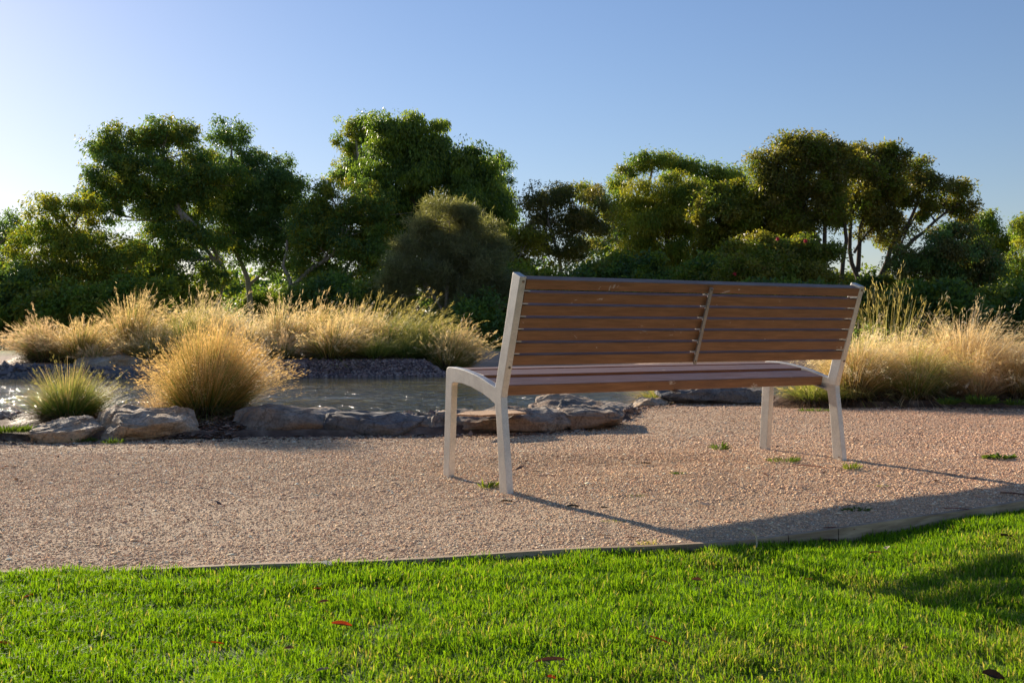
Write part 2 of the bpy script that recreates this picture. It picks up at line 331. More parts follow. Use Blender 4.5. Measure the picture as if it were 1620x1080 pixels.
# ------------------------------------------------------------------ loose gravel stones (uncountable)
def stones():
    # unit stone: distorted octahedron with 6 vertices
    oc = np.array([(1, 0, 0), (0, 1, 0), (-1, 0, 0), (0, -1, 0), (0, 0, .75), (0, 0, -.6)], float)
    of = np.array([(0, 1, 4), (1, 2, 4), (2, 3, 4), (3, 0, 4), (1, 0, 5), (2, 1, 5), (3, 2, 5), (0, 3, 5)])
    def batch(n_, y0, y1, sz, spread=.53):
        y = np.sqrt(RNG.uniform(y0*y0, y1*y1, n_)); x = RNG.uniform(-1, 1, n_)*(spread*y+.35)
        k = (y > ky(x)+.016) & (y < yb(x)+.1); x, y = x[k], y[k]
        dens = fbm(x*1.6, y*1.6, 61, 3)*.7+.3*fbm(x*8, y*8, 62, 2)
        k = RNG.uniform(0, 1, len(x)) < np.clip(.95+2.2*(dens-.45)+.12*x, .62, 1); x, y = x[k], y[k]
        return x, y, sz*RNG.lognormal(0, .38, len(x))
    bs = [batch(360000, 2.8, 5.9, .0030), batch(80000, 4.3, 7, .0044), batch(150000, 5.4, 11, .0048), batch(6000, 2.8, 10, .0062)]
    x, y, s = (np.concatenate([b[i] for b in bs]) for i in range(3)); n = len(x)
    s = np.clip(s, .0014, .012)
    z = hpath(x, y)+(fbm(x*9, y*9, 21, 2)-.5)*.007+s*.15
    V = np.repeat(oc[None], n, 0)*RNG.uniform(.6, 1.3, (n, 6, 1))*np.stack([RNG.uniform(.8, 1.5, n), RNG.uniform(.7, 1.1, n), RNG.uniform(.4, .75, n)], -1)[:, None, :]
    a = RNG.uniform(0, 6.28, n)[:, None]; c, sn = np.cos(a), np.sin(a)
    vx = V[:, :, 0]*c-V[:, :, 1]*sn; vy = V[:, :, 0]*sn+V[:, :, 1]*c
    V = np.stack([vx*s[:, None]+x[:, None], vy*s[:, None]+y[:, None], V[:, :, 2]*s[:, None]+z[:, None]], -1)
    Fc = (of[None]+6*np.arange(n)[:, None, None]).reshape(-1, 3)
    pal = np.array([(.56, .40, .26), (.62, .46, .31), (.50, .33, .22), (.45, .31, .23), (.68, .55, .41), (.34, .25, .19), (.55, .35, .24), (.74, .66, .55)])
    C = pal[RNG.choice(8, n, p=[.22, .2, .14, .12, .12, .08, .08, .04])]*RNG.uniform(.8, 1.15, (n, 1))
    C = C*np.array([1.46, 1.40, 1.28])*(.9+.2*fbm(x*2.2, y*2.2, 71)[:, None]); pk = np.clip((x-.3)/3, 0, 1)[:, None]; C = C*(1-pk*np.array([.02, .13, .14]))
    o = link('gravel_stones', mesh_np('gravel_stones', V.reshape(-1, 3), Fc, np.repeat(C, 6, 0), smooth=True), M['stone'])
    tag(o, 'loose crushed gravel stones covering the sandy path', 'gravel', kind='stuff')
stones()

# ------------------------------------------------------------------ generic shape helpers
def tube(pts, rad, sides=6, seed=0):
    pts = [Vector(p) for p in pts]; V = []; Fq = []
    for i, p in enumerate(pts):
        d = (pts[min(i+1, len(pts)-1)]-pts[max(i-1, 0)]).normalized()
        a = d.cross(Vector((.13, .99, .05))).normalized() if abs(d.y) < .9 else d.cross(Vector((1, 0, 0))).normalized(); b = d.cross(a)
        r = rad[i] if hasattr(rad, '__len__') else rad
        for k in range(sides):
            t = 2*math.pi*k/sides; V.append(p+(a*math.cos(t)+b*math.sin(t))*r)
    for i in range(len(pts)-1):
        for k in range(sides):
            k2 = (k+1) % sides; Fq.append((i*sides+k, i*sides+k2, (i+1)*sides+k2, (i+1)*sides+k))
    return np.array([tuple(v) for v in V]), np.array(Fq)
class MB:
    def __init__(s): s.V = []; s.F = []; s.n = 0
    def add(s, VF): V, F_ = VF; s.V.append(V); s.F.append(np.asarray(F_)+s.n); s.n += len(V)
    def build(s, name, mat, parent=None, smooth=True, off=(0, 0, 0)):
        V = np.concatenate(s.V)-np.array(off); return link(name, mesh_np(name, V, s.F, smooth=smooth), mat, parent)
def bezier(a, b, bend, n_=6):
    a, b = Vector(a), Vector(b); m = (a+b)/2+Vector(bend)
    return [a*(1-t)**2+m*2*t*(1-t)+b*t*t for t in [i/(n_-1) for i in range(n_)]]

# ------------------------------------------------------------------ bench
BO = Vector((-.0212, 4.3986, 0)); BA = .5122; BL = 1.9576; BT = .031
bench = empty('park_bench', BO, BA)
tag(bench, 'long bench with brown painted timber slats and pale grey metal end frames on the gravel', 'bench')
# local x = length, y = towards the front (pond), z up
PROF = [(.000, -.035), (.033, .218), (.050, .345), (.053, .387), (.046, .415), (.019, .492), (-.113, .881), (-.056, .903), (-.050, .897),
        (.020, .680), (.074, .520), (.092, .462), (.104, .428),
        (.150, .441), (.200, .456), (.260, .471), (.330, .485), (.400, .496), (.470, .503), (.530, .506), (.556, .505), (.570, .498), (.577, .484),
        (.590, .300), (.616, -.035), (.559, -.035), (.533, .250), (.520, .420), (.515, .431), (.500, .436), (.420, .434), (.324, .421), (.218, .397), (.150, .375), (.108, .358), (.098, .300), (.088, .214), (.069, -.035)]
def side_frame(x0):
    bm = bmesh.new(); vs = [bm.verts.new((x0, v, z)) for v, z in PROF]
    f = bm.faces.new(vs); r = bmesh.ops.extrude_face_region(bm, geom=[f])
    bmesh.ops.translate(bm, vec=(BT, 0, 0), verts=[g for g in r['geom'] if isinstance(g, bmesh.types.BMVert)])
    bmesh.ops.recalc_face_normals(bm, faces=bm.faces)
    ed = [e for e in bm.edges if abs(e.verts[0].co.x-e.verts[1].co.x) < 1e-5]
    bmesh.ops.bevel(bm, geom=ed, offset=.003, segments=2, affect='EDGES', profile=.6)
    me = bpy.data.meshes.new('side_frame'); bm.to_mesh(me); bm.free(); return me
def box_me(name, sx, sy, sz, bev, seg=2, M4=None):
    bm = bmesh.new(); bmesh.ops.create_cube(bm, size=1); bmesh.ops.scale(bm, vec=(sx, sy, sz), verts=bm.verts)
    if bev: bmesh.ops.bevel(bm, geom=list(bm.edges), offset=bev, segments=seg, affect='EDGES', profile=.6)
    if M4 is not None: bmesh.ops.transform(bm, matrix=M4, verts=bm.verts)
    me = bpy.data.meshes.new(name); bm.to_mesh(me); bm.free(); return me
def cyl_me(name, r, h, M4, seg=12):
    bm = bmesh.new(); bmesh.ops.create_cone(bm, cap_ends=True, segments=seg, radius1=r, radius2=r*.8, depth=h)
    bmesh.ops.transform(bm, matrix=M4, verts=bm.verts); me = bpy.data.meshes.new(name); bm.to_mesh(me); bm.free(); return me
tilt = math.atan2(.113+.017+.0, .357+.0)           # lean of the back
lean = math.atan2(.128, .357)
for x0 in (0, BL-BT):
    f = link('side_frame', side_frame(x0), M['metal'], bench)
    for (v, z) in ((-.106, .862), (.013, .512)):
        link('bolt', cyl_me('bolt', .006, .004, Matrix.Translation((x0+BT*.6, v-.0025, z)) @ Matrix.Rotation(math.pi/2-lean*.0, 4, 'X')), M['bolt'], f)
    for (v, z) in ((.603, .03), (.03, .03)):
        s = 1 if x0 > 0 else -1
        link('bolt', cyl_me('bolt', .004, .003, Matrix.Translation((x0+(-.001 if x0 > 0 else BT+.001), v, z)) @ Matrix.Rotation(math.pi/2, 4, 'Y')), M['bolt'], f)
rs = random.Random(3)
for k in range(7):                                  # back slats, top to bottom
    cz = .851-.0513*k; cv = -.1065+.0184*k
    Ln = BL-2*BT-.004
    me = box_me('back_slat', Ln, .040, .0438, .002, 2, Matrix.Translation((BL/2+rs.uniform(-.001, .001), cv+.021, cz+.004)) @ Matrix.Rotation(lean*1.0, 4, 'X'))
    if k == 0:
        me = box_me('back_slat', Ln, .054, .0425, .003, 2, Matrix.Translation((BL/2, cv+.026, cz+.0095)) @ Matrix.Rotation(lean*1.05, 4, 'X'))
    link('back_slat', me, M['paint'], bench)
for (v0, v1, z0, z1) in ((.122, .247, .4335, .4630), (.272, .403, .4730, .4930), (.426, .548, .4965, .5015)):   # seat slats
    a = math.atan2(z1-z0, v1-v0); wdt = math.hypot(z1-z0, v1-v0)
    me = box_me('seat_slat', BL-2*BT-.018, wdt, .046, .006, 3, Matrix.Translation((BL/2-.004, (v0+v1)/2+.5*.046*math.sin(a), (z0+z1)/2-.5*.046*math.cos(a))) @ Matrix.Rotation(a, 4, 'X'))
    link('seat_slat', me, M['paint'], bench)
# steel straps carrying the seat slats at the ends, just under them
for x0 in (BT+.016, BL-BT-.016, BL/2):
    mb = MB(); pts = [(.115, .3835), (.25, .415), (.40, .441), (.545, .4485)]
    bm = bmesh.new(); w2 = .014; rows = []
    for (v, z) in pts: rows.append([bm.verts.new((x0+s*w2, v, z+dz)) for s, dz in ((-1, -.004), (1, -.004), (1, -.0105), (-1, -.0105))])
    for a_, b_ in zip(rows[:-1], rows[1:]):
        for q in range(4): bm.faces.new((a_[q], a_[(q+1) % 4], b_[(q+1) % 4], b_[q]))
    bm.faces.new(rows[0]); bm.faces.new(rows[-1][::-1]); bmesh.ops.recalc_face_normals(bm, faces=bm.faces)
    me = bpy.data.meshes.new('seat_strap'); bm.to_mesh(me); bm.free(); link('seat_strap', me, M['steel'], bench)
# middle back bar with its lugs
xm = .982
A = Vector((0, -.1175, .855)); B = Vector((0, .0055, .512)); mid = (A+B)/2; ang = math.atan2(A.y-B.y, A.z-B.z)
bar = link('back_bar', box_me('back_bar', .017, .010, (A-B).length, .002, 2, Matrix.Translation((xm, mid.y-.004, mid.z)) @ Matrix.Rotation(-ang, 4, 'X')), M['steel'], bench)
for k in range(6):
    cz = .851-.0513*(k+.5); cv = -.1065+.0184*(k+.5)
    link('lug', box_me('lug', .034, .016, .004, .001, 1, Matrix.Translation((xm-.010, cv-.001, cz))), M['metal'], bar)
    for xx in (BT+.014, BL-BT-.014):
        link('slat_lug', box_me('slat_lug', .028, .022, .0045, .001, 1, Matrix.Translation((xx, cv+.014, cz))), M['metal'], bench)
for z_, v_ in ((.845, -.1205), (.525, -.0040)):
    link('screw', cyl_me('screw', .004, .003, Matrix.Translation((xm, v_-.0055, z_)) @ Matrix.Rotation(math.pi/2, 4, 'X')), M['bolt'], bar)

# ------------------------------------------------------------------ timber edging
edg = empty('timber_edging', (0, 3.05, -.05))
tag(edg, 'weathered timber edging strip curving between the lawn and the gravel path', 'edging')
def plank(x0, x1, n_=12):
    xs_ = np.linspace(x0, x1, n_); bm = bmesh.new(); rows = []
    for x in xs_:
        y = float(ky(x)); e = .02; sl_ = (float(ky(x+e))-float(ky(x-e)))/(2*e); nn = Vector((-sl_, 1, 0)).normalized()
        c = Vector((x, y, 0)); top = float(hpath(np.array([x]), np.array([y]))[0])+.006+.003*math.sin(x*7)
        rows.append([bm.verts.new(c+nn*s+Vector((0, 0, zz)) - Vector((0, 3.05, -.05))) for s, zz in ((-.011, top), (.011, top), (.011, -.14), (-.011, -.14))])
    for a_, b_ in zip(rows[:-1], rows[1:]):
        for q in range(4): bm.faces.new((a_[q], a_[(q+1) % 4], b_[(q+1) % 4], b_[q]))
    bm.faces.new(rows[0]); bm.faces.new(rows[-1][::-1]); bmesh.ops.recalc_face_normals(bm, faces=bm.faces)
    me = bpy.data.meshes.new('plank'); bm.to_mesh(me); bm.free(); return link('plank', me, M['kerb'], edg)
for a_, b_ in ((-7, -4.2), (-4.196, -1.2), (-1.196, .9), (.904, 1.09), (1.094, 2.7), (2.704, 5)): plank(a_, b_, 26)
for sx in (-1.02, 1.06, 2.69):
    y = float(ky(sx)); link('stake', box_me('stake', .045, .018, .14, .003, 1, Matrix.Translation((sx, y-.026-3.05, -.115+.05))), M['stake'], edg)

# ------------------------------------------------------------------ rocks
def rock(name, x0, x1, ytop_z, depth_c, dep, mat, label, group='rocks edging the pond', seed=0, flat=.55, zbot=-.06, tiltx=0., rough=1., cut=None, cat='rock'):
    cx = (x0+x1)/2; hx = (x1-x0)/2
    bm = bmesh.new(); bmesh.ops.create_icosphere(bm, subdivisions=6, radius=1)
    hz = (ytop_z-zbot)/2; so_ = Vector((seed*3.7, seed*1.3, seed*2.1))
    gr = random.Random(seed*7+1); cuts = []
    for i in range(16):
        nv = Vector((gr.gauss(0, 1), gr.gauss(0, 1), gr.gauss(0, .35))).normalized(); cuts.append((nv, gr.uniform(.72, 1.02)))
    for i in range(4): cuts.append((Vector((gr.gauss(0, .35), gr.gauss(-.25, .4), 1)).normalized(), gr.uniform(.72, .88)))
    for v in bm.verts:
        d = v.co.copy()
        # superellipsoid: boxy, flattened on top
        e = .6; q = Vector([math.copysign(abs(c)**e, c) for c in d]); q = q/max((abs(q.x)**5+abs(q.y)**5+abs(q.z)**5)**.2, 1e-6)
        q = d.lerp(q, .9)
        for nv, dd in cuts:
            ex = q.dot(nv)-dd
            if ex > 0: q = q-nv*ex*.86
        p = Vector((q.x*hx, q.y*dep, q.z*hz)); s = p*1.0+so_
        big = noise.noise(s*2.1)*.07+noise.noise(s*5.)*.055*rough
        vor = noise.voronoi(s*4.2)[0]; fac = (vor[1]-vor[0])
        strat = math.floor((p.z+.03*noise.noise(s*3)+.15*p.x*noise.noise(so_))*26)/26.
        st = (noise.noise(Vector((p.x*1.2, p.y*1.2, strat*30))+so_))*.035*rough
        nrm = Vector((d.x/hx*.4, d.y/dep*.4, d.z/hz*.4)).normalized()
        r = big*min(hx, dep, .5)*1.2+st*.6-min(fac, .12)*.10*rough+noise.noise(s*17)*.008*rough
        p = p+nrm*r*Vector((1, 1, .75)).length/1.6
        p.z += tiltx*p.x*(.5+.5*q.z)
        if cut: p.z = cut(p, hx)
        v.co = p
    xs_ = sorted(v.co.x for v in bm.verts); zs_ = sorted(v.co.z for v in bm.verts); n_ = len(xs_)
    kx = 2*hx/(xs_[-1]-xs_[0]); mx = (xs_[-1]+xs_[0])/2; zt = zs_[int(n_*.97)]
    for v in bm.verts: v.co.x = (v.co.x-mx)*kx; v.co.z = v.co.z*(hz/zt) if v.co.z > 0 else v.co.z
    me = bpy.data.meshes.new(name); bm.to_mesh(me); bm.free()
    for pl in me.polygons: pl.use_smooth = True
    o = link(name, me, mat); o.location = (cx, depth_c, (ytop_z+zbot)/2)
    tag(o, label, cat, group); return o
def X(px, D): return (px-810)/F*D
rock('rock', X(40, 7), X(172, 7), 0.115, 7, 0.36, M['rockpale'], 'low pale sloping slab at the left end of the near rocks', seed=1, tiltx=.13, zbot=-.09)
rock('rock', X(145, 7.1), X(322, 7.1), 0.18, 7.1, 0.38, M['rockpale'], 'tan sandstone block with an angular lit front face, below the golden tussock', seed=2, tiltx=-.02)
rock('rock', X(372, 7.4), X(560, 7.4), 0.18, 7.4, 0.34, M['rock'], 'long brownish grey rock just right of the golden tussock', seed=23, tiltx=-.08, rough=.6)
rock('rock', X(500, 7.3), X(676, 7.3), 0.14, 7.3, 0.3, M['rockdark'], 'blue grey shaded rock just left of the front leg of the bench', seed=4, tiltx=-.05, rough=.6)
rock('rock', X(652, 7.35), X(708, 7.35), 0.12, 7.35, 0.16, M['rock'], 'small rock wedged in the gap behind the bench front leg', seed=5)
rock('rock', X(690, 7.55), X(905, 7.55), 0.135, 7.55, 0.42, M['rock'], 'grey ledge rock carrying the thin tan slab, between the left legs of the bench', seed=6, tiltx=.03)
rock('rock', X(835, 7.8), X(992, 7.8), 0.17, 7.8, 0.4, M['rock'], 'reddish brown layered rock with a blunt right end under the seat', seed=17, tiltx=-.06)
rock('rock', X(842, 9.3), X(1000, 9.3), 0.15, 9.3, 0.4, M['rockpale'], 'pale rounded rock lying behind the reddish brown one', seed=8, tiltx=-.10)
rock('rock', X(1040, 10.4), X(1222, 10.4), .165, 10.65, .40, M['rockdark'], 'low dark ledge rock seen under the right half of the seat', seed=9, tiltx=.02)
rock('rock', X(1000, 10.4), X(1062, 10.4), .055, 10.45, .2, M['rockpale'], 'low pale stone at the left end of the dark ledge rock', seed=10)
rock('rock', X(1385, 10.1), X(1490, 10.1), .14, 10.25, .25, M['rockpale'], 'low pale brown rock among the tussocks right of the bench', seed=11)
rock('rock', X(-60, 22.3), X(85, 22.3), .17, 22.9, .9, M['rockpale'], 'flat pale slab on the far bank at the left edge', seed=12, group='slabs on the far bank', zbot=-.2)
rock('rock', X(95, 22.6), X(232, 22.6), .42, 23.3, .8, M['rockpale'], 'higher flat pale slab on the far bank behind the green tussock', seed=13, group='slabs on the far bank', zbot=-.2)
rock('rock', X(150, 22.0), X(300, 22.0), .12, 22.3, .4, M['rockdark'], 'dark low rock at the far waterline below the higher slab', seed=14, group='slabs on the far bank', zbot=-.25)
rock('rock', X(-30, 21.8), X(150, 21.8), .05, 22.0, .3, M['rockdark'], 'dark rubble rock at the far waterline at the left edge', seed=15, group='slabs on the far bank', zbot=-.25)
# thin tan slab resting on the ledge rock
bm = bmesh.new(); q0 = [(720, 655), (760, 656.5), (833, 652.5), (815, 648.5), (770, 649), (736, 650.5)]
pts = [gp(px, py, .150) for px, py in q0]; c = sum(pts, Vector())/6
vs = [bm.verts.new(p-c) for p in pts]; f = bm.faces.new(vs); r = bmesh.ops.extrude_face_region(bm, geom=[f])
bmesh.ops.translate(bm, vec=(0, 0, -.011), verts=[g for g in r['geom'] if isinstance(g, bmesh.types.BMVert)])
bmesh.ops.recalc_face_normals(bm, faces=bm.faces); bmesh.ops.bevel(bm, geom=list(bm.edges), offset=.003, segments=2, affect='EDGES')
me = bpy.data.meshes.new('flat_slab'); bm.to_mesh(me); bm.free(); o = link('flat_slab', me, M['slab']); o.location = c
tag(o, 'thin orange tan slab lying flat on the ledge rock behind the bench leg', 'slab')

# pebble banks
def pebbles(name, label, zone, n_, size, pal, zf):
    x, y = zone(n_); n = len(x); s = size*RNG.lognormal(0, .3, n)
    oc = np.array([(1, 0, 0), (0, 1, 0), (-1, 0, 0), (0, -1, 0), (0, 0, .8), (0, 0, -.8)], float)
    of = np.array([(0, 1, 4), (1, 2, 4), (2, 3, 4), (3, 0, 4), (1, 0, 5), (2, 1, 5), (3, 2, 5), (0, 3, 5)])
    V = oc[None]*RNG.uniform(.6, 1.25, (n, 6, 1))*s[:, None, None]; a = RNG.uniform(0, 6.28, n)[:, None]
    vx = V[:, :, 0]*np.cos(a)-V[:, :, 1]*np.sin(a); vy = V[:, :, 0]*np.sin(a)+V[:, :, 1]*np.cos(a)
    V = np.stack([vx+x[:, None], vy+y[:, None], V[:, :, 2]+zf(x, y)[:, None]+s[:, None]*.3], -1)
    C = np.array(pal)[RNG.integers(0, len(pal), n)]*RNG.uniform(.75, 1.2, (n, 1))
    o = link(name, mesh_np(name, V.reshape(-1, 3), (of[None]+6*np.arange(n)[:, None, None]).reshape(-1, 3), np.repeat(C, 6, 0)), M['stone'])
    return tag(o, label, 'pebbles', kind='stuff')
def bankz(x, y): return hground(x, y)+.01
def zone1(n_):
    return RNG.uniform(-6.4, -1.35, n_), RNG.uniform(21.5, 23.2, n_)
pebbles('bank_pebbles', 'purplish brown pebbles banked along the far waterline', zone1, 14000, .03, [(.17, .115, .115), (.26, .18, .16), (.11, .085, .09), (.34, .26, .23)], bankz)
def zone2(n_):
    return RNG.uniform(-16, -6.2, n_), RNG.uniform(21.3, 22.3, n_)
pebbles('shore_stones', 'dark grey stones along the far waterline on the left', zone2, 4500, .05, [(.10, .10, .12), (.18, .16, .17), (.25, .2, .18)], lambda x, y: hground(x, y))
def zone3(n_):
    x = RNG.uniform(-9, 1.6, n_); return x, 7.9+RNG.uniform(0, 1.2, n_)+np.clip(x, 0, 2)*.9
pebbles('shore_pebbles', 'small brown pebbles on the near shore behind the rocks', zone3, 6000, .018, [(.20, .15, .13), (.32, .24, .19), (.13, .11, .11), (.42, .34, .28)], lambda x, y: hground(x, y))

# litter: bark chips and dead leaves along the rocks
def litter(name, label, n_, zone, size, pal):
    x, y, z = zone(n_); n = len(x); L = size*RNG.lognormal(0, .4, n); W_ = L*RNG.uniform(.15, .4, n); a = RNG.uniform(0, 6.28, n)
    d = np.stack([np.cos(a), np.sin(a), RNG.uniform(-.35, .35, n)], -1); s = np.stack([-np.sin(a), np.cos(a), RNG.uniform(-.5, .5, n)], -1)
    c = np.stack([x, y, z+L*.12], -1); V = np.stack([c-d*L[:, None], c+s*W_[:, None], c+d*L[:, None], c-s*W_[:, None]], 1)
    C = np.array(pal)[RNG.integers(0, len(pal), n)]*RNG.uniform(.7, 1.3, (n, 1))
    o = link(name, mesh_np(name, V.reshape(-1, 3), np.arange(4*n).reshape(-1, 4), np.repeat(C, 4, 0)), M['litter']); return tag(o, label, 'litter', kind='stuff')
def zl(n_):
    x = RNG.uniform(-5.5, 6.5, n_); y = yb(x)+RNG.normal(-.05, .20, n_)+.02; z = np.maximum(hpath(x, y), -.02); return x, y, z
BR = [(.14, .09, .07), (.24, .16, .11), (.09, .065, .055), (.36, .27, .20), (.28, .14, .09)]
litter('bark_litter', 'dark bark chips and dead leaves along the foot of the rocks', 12000, zl, .018, BR)
def zl2(n_):
    y = np.sqrt(RNG.uniform(9, 90, n_)); x = RNG.uniform(-.55, .58, n_)*y; k = (y > ky(x)+.03) & (y < yb(x)); k &= fbm(x*2.5, y*2.5, 91) > .53; x, y = x[k], y[k]; return x, y, hpath(x, y)+.006
litter('path_litter', 'tiny dark twigs and leaf bits scattered on the gravel', 7000, zl2, .010, BR)
def zl3(n_):
    x = RNG.uniform(-2.3, -1.8, n_); y = RNG.uniform(6.85, 7.5, n_); return x, y, .02+(y-6.9)*.15
litter('mulch', 'heaped dark mulch at the foot of the golden tussock', 2500, zl3, .02, BR)

# ------------------------------------------------------------------ grass tussocks
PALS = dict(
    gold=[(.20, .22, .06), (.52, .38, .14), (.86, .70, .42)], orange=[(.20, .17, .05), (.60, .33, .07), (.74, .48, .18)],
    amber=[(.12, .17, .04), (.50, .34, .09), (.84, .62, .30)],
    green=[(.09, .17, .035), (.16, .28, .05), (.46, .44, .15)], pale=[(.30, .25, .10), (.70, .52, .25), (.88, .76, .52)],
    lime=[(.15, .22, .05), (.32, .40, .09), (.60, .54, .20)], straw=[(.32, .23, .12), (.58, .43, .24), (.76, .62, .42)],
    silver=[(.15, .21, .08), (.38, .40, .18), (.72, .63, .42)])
def tussock(loc, r, h, n_, wd, pal, label, seed=1, lean=(.10, 0), heads=.3, segs=6, spread=1., base=.34, group='grass tussocks around the pond', name='grass_tussock', up=.0, thatch=True, mix=None, weep=.25):
    g = np.random.default_rng(seed); root = empty(name, loc); tag(root, label, 'grass tussock', group)
    def bl(n, hh, wmul, pal, hd, tipw=.25):
        # stems grow in locks that lean together; q: 0 upright centre, 1 outermost
        nl = 46; la = g.uniform(0, 2*np.pi, nl); lq = np.sqrt(g.uniform(0, 1, nl)); li = g.integers(0, nl, n); lone = g.uniform(0, 1, n) < .4
        az = np.where(lone, g.uniform(0, 2*np.pi, n), la[li]+g.normal(0, .22, n)); q = np.where(lone, np.sqrt(g.uniform(0, 1, n)), np.clip(lq[li]+g.normal(0, .1, n), 0, 1))
        ll = g.uniform(.72, 1.06, nl)[li]
        bx, by = np.cos(az)*q*base*r, np.sin(az)*q*base*r
        Lh = hh*(.35+.65*g.beta(2.6, 1.3, n))*(1-.42*q**1.6)*ll; out = r*(.08+.92*q**1.1)*g.uniform(.45, 1.15, n)*spread
        arch = np.clip(q*g.uniform(.2, 1.05, n)+(g.uniform(0, 1, n) < weep)*g.uniform(.2, .9, n)-up, 0, 1.5)
        kx, kyy = g.normal(0, .10, nl)[li]*hh*(.3+weep), g.normal(0, .10, nl)[li]*hh*(.3+weep)
        jx, jy = g.normal(0, .05, n)*r, g.normal(0, .05, n)*r
        t = np.linspace(0, 1, segs+1)[None, :]
        ex = (np.cos(az)*out+lean[0]*hh*g.uniform(.2, 1.6, n)+jx+kx)[:, None]; ey = (np.sin(az)*out+lean[1]*hh*g.uniform(.2, 1.6, n)+jy+kyy)[:, None]
        pw = (1.35-.3*q)[:, None]; px = bx[:, None]+ex*t**pw; py = by[:, None]+ey*t**pw
        A_ = arch[:, None]; pz = Lh[:, None]*(t*(1+.38*A_)-A_*.62*t**2.6)
        fa = az+np.pi/2+g.uniform(-.9, .9, n); W0 = wd*wmul*g.uniform(.6, 1.2, n)[:, None]*(1-(1-tipw)*t**1.5)
        sx, sy = np.cos(fa)[:, None]*W0, np.sin(fa)[:, None]*W0
        V = np.stack([np.stack([px-sx, py-sy, pz], -1), np.stack([px+sx, py+sy, pz], -1)], 2)   # n, s+1, 2, 3
        m = segs+1; b = (np.arange(n)*m*2)[:, None]+np.arange(segs)[None, :]*2
        Q = np.stack([b, b+1, b+3, b+2], -1).reshape(-1, 4)
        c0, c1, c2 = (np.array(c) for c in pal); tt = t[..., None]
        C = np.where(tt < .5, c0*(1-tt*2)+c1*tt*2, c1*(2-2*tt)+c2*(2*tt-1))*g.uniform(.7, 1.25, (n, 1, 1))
        C = np.broadcast_to(C, (n, m, 3)).copy()
        if mix is not None:
            k = g.uniform(0, 1, n) < mix[1]; d0, d1, d2 = (np.array(c) for c in mix[0])
            D_ = np.where(tt < .5, d0*(1-tt*2)+d1*tt*2, d1*(2-2*tt)+d2*(2*tt-1)); C[k] = np.broadcast_to(D_, (1, m, 3))*g.uniform(.7, 1.2, (k.sum(), 1, 1))
        C = np.repeat(C[:, :, None, :], 2, 2)
        tips = np.stack([px[:, -1], py[:, -1], pz[:, -1]], -1); dirs = tips-np.stack([px[:, -2], py[:, -2], pz[:, -2]], -1)
        return V.reshape(-1, 3), Q, C.reshape(-1, 3), tips, dirs
    V, Q, C, tp, dr = bl(n_, h, 1., pal, 0)
    o = link('blades', mesh_np('blades', V, Q, C), M['tuss'], root)
    if heads > 0:      # seed heads: feathery spikelets along the ends of taller stalks
        ns = max(12, int(n_*heads*.25)); V, Q, C, tp, dr = bl(ns, h*1.12, .6, [pal[1], pal[2], pal[2]], 1)
        k = 12; n = len(tp); dn = dr/np.linalg.norm(dr, axis=1, keepdims=True)
        sl_ = h*.16; u_ = g.uniform(-1, .25, (n, k)); c = tp[:, None, :]+dn[:, None, :]*(u_*sl_)[..., None]
        c = c+g.normal(0, h*.014, (n, k, 3)); dd = dn[:, None, :]*1.+g.normal(0, .28, (n, k, 3)); dd /= np.linalg.norm(dd, axis=2, keepdims=True)
        L = wd*g.uniform(5, 11, (n, k))[..., None]; s = np.cross(dd, g.normal(0, 1, (n, k, 3))); s /= np.linalg.norm(s, axis=2, keepdims=True)+1e-6; s *= wd*.75
        W4 = np.stack([c-dd*L, c+s, c+dd*L, c-s], 2).reshape(-1, 3)
        HC = np.repeat(np.array(pal[2])*g.uniform(.8, 1.3, (n*k, 1)), 4, 0)
        Q2 = np.arange(len(W4)).reshape(-1, 4)+len(V)
        link('seed_heads', mesh_np('seed_heads', np.concatenate([V, W4]), [Q, Q2], np.concatenate([C, HC])), M['tuss'], root)
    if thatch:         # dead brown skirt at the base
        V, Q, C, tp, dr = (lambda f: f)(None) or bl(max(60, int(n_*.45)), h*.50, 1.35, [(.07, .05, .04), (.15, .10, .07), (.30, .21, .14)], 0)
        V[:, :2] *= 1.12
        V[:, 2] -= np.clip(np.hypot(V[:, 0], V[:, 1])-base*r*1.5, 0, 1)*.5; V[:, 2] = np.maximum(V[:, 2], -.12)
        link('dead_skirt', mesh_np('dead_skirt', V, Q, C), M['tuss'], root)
    return root
def tus_at(px, D, z, wpx, toppx, n_, wd, pal, label, seed, **k):
    x = X(px, D); top = P(px, toppx, D).z; return tussock((x, D, z), wpx/2/F*D*1.05, (top-z)*1.06, n_, wd, PALS[pal] if isinstance(pal, str) else pal, label, seed, **k)
# near bank
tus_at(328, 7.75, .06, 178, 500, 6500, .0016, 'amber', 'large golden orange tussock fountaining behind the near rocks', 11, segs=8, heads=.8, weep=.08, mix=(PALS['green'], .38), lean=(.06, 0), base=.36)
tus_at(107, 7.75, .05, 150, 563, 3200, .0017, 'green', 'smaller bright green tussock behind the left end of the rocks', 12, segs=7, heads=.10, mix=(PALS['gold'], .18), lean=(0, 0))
tus_at(262, 8.1, .02, 100, 585, 900, .0016, 'straw', 'short dry straw coloured tuft beside the golden tussock', 13, segs=6, heads=.2)
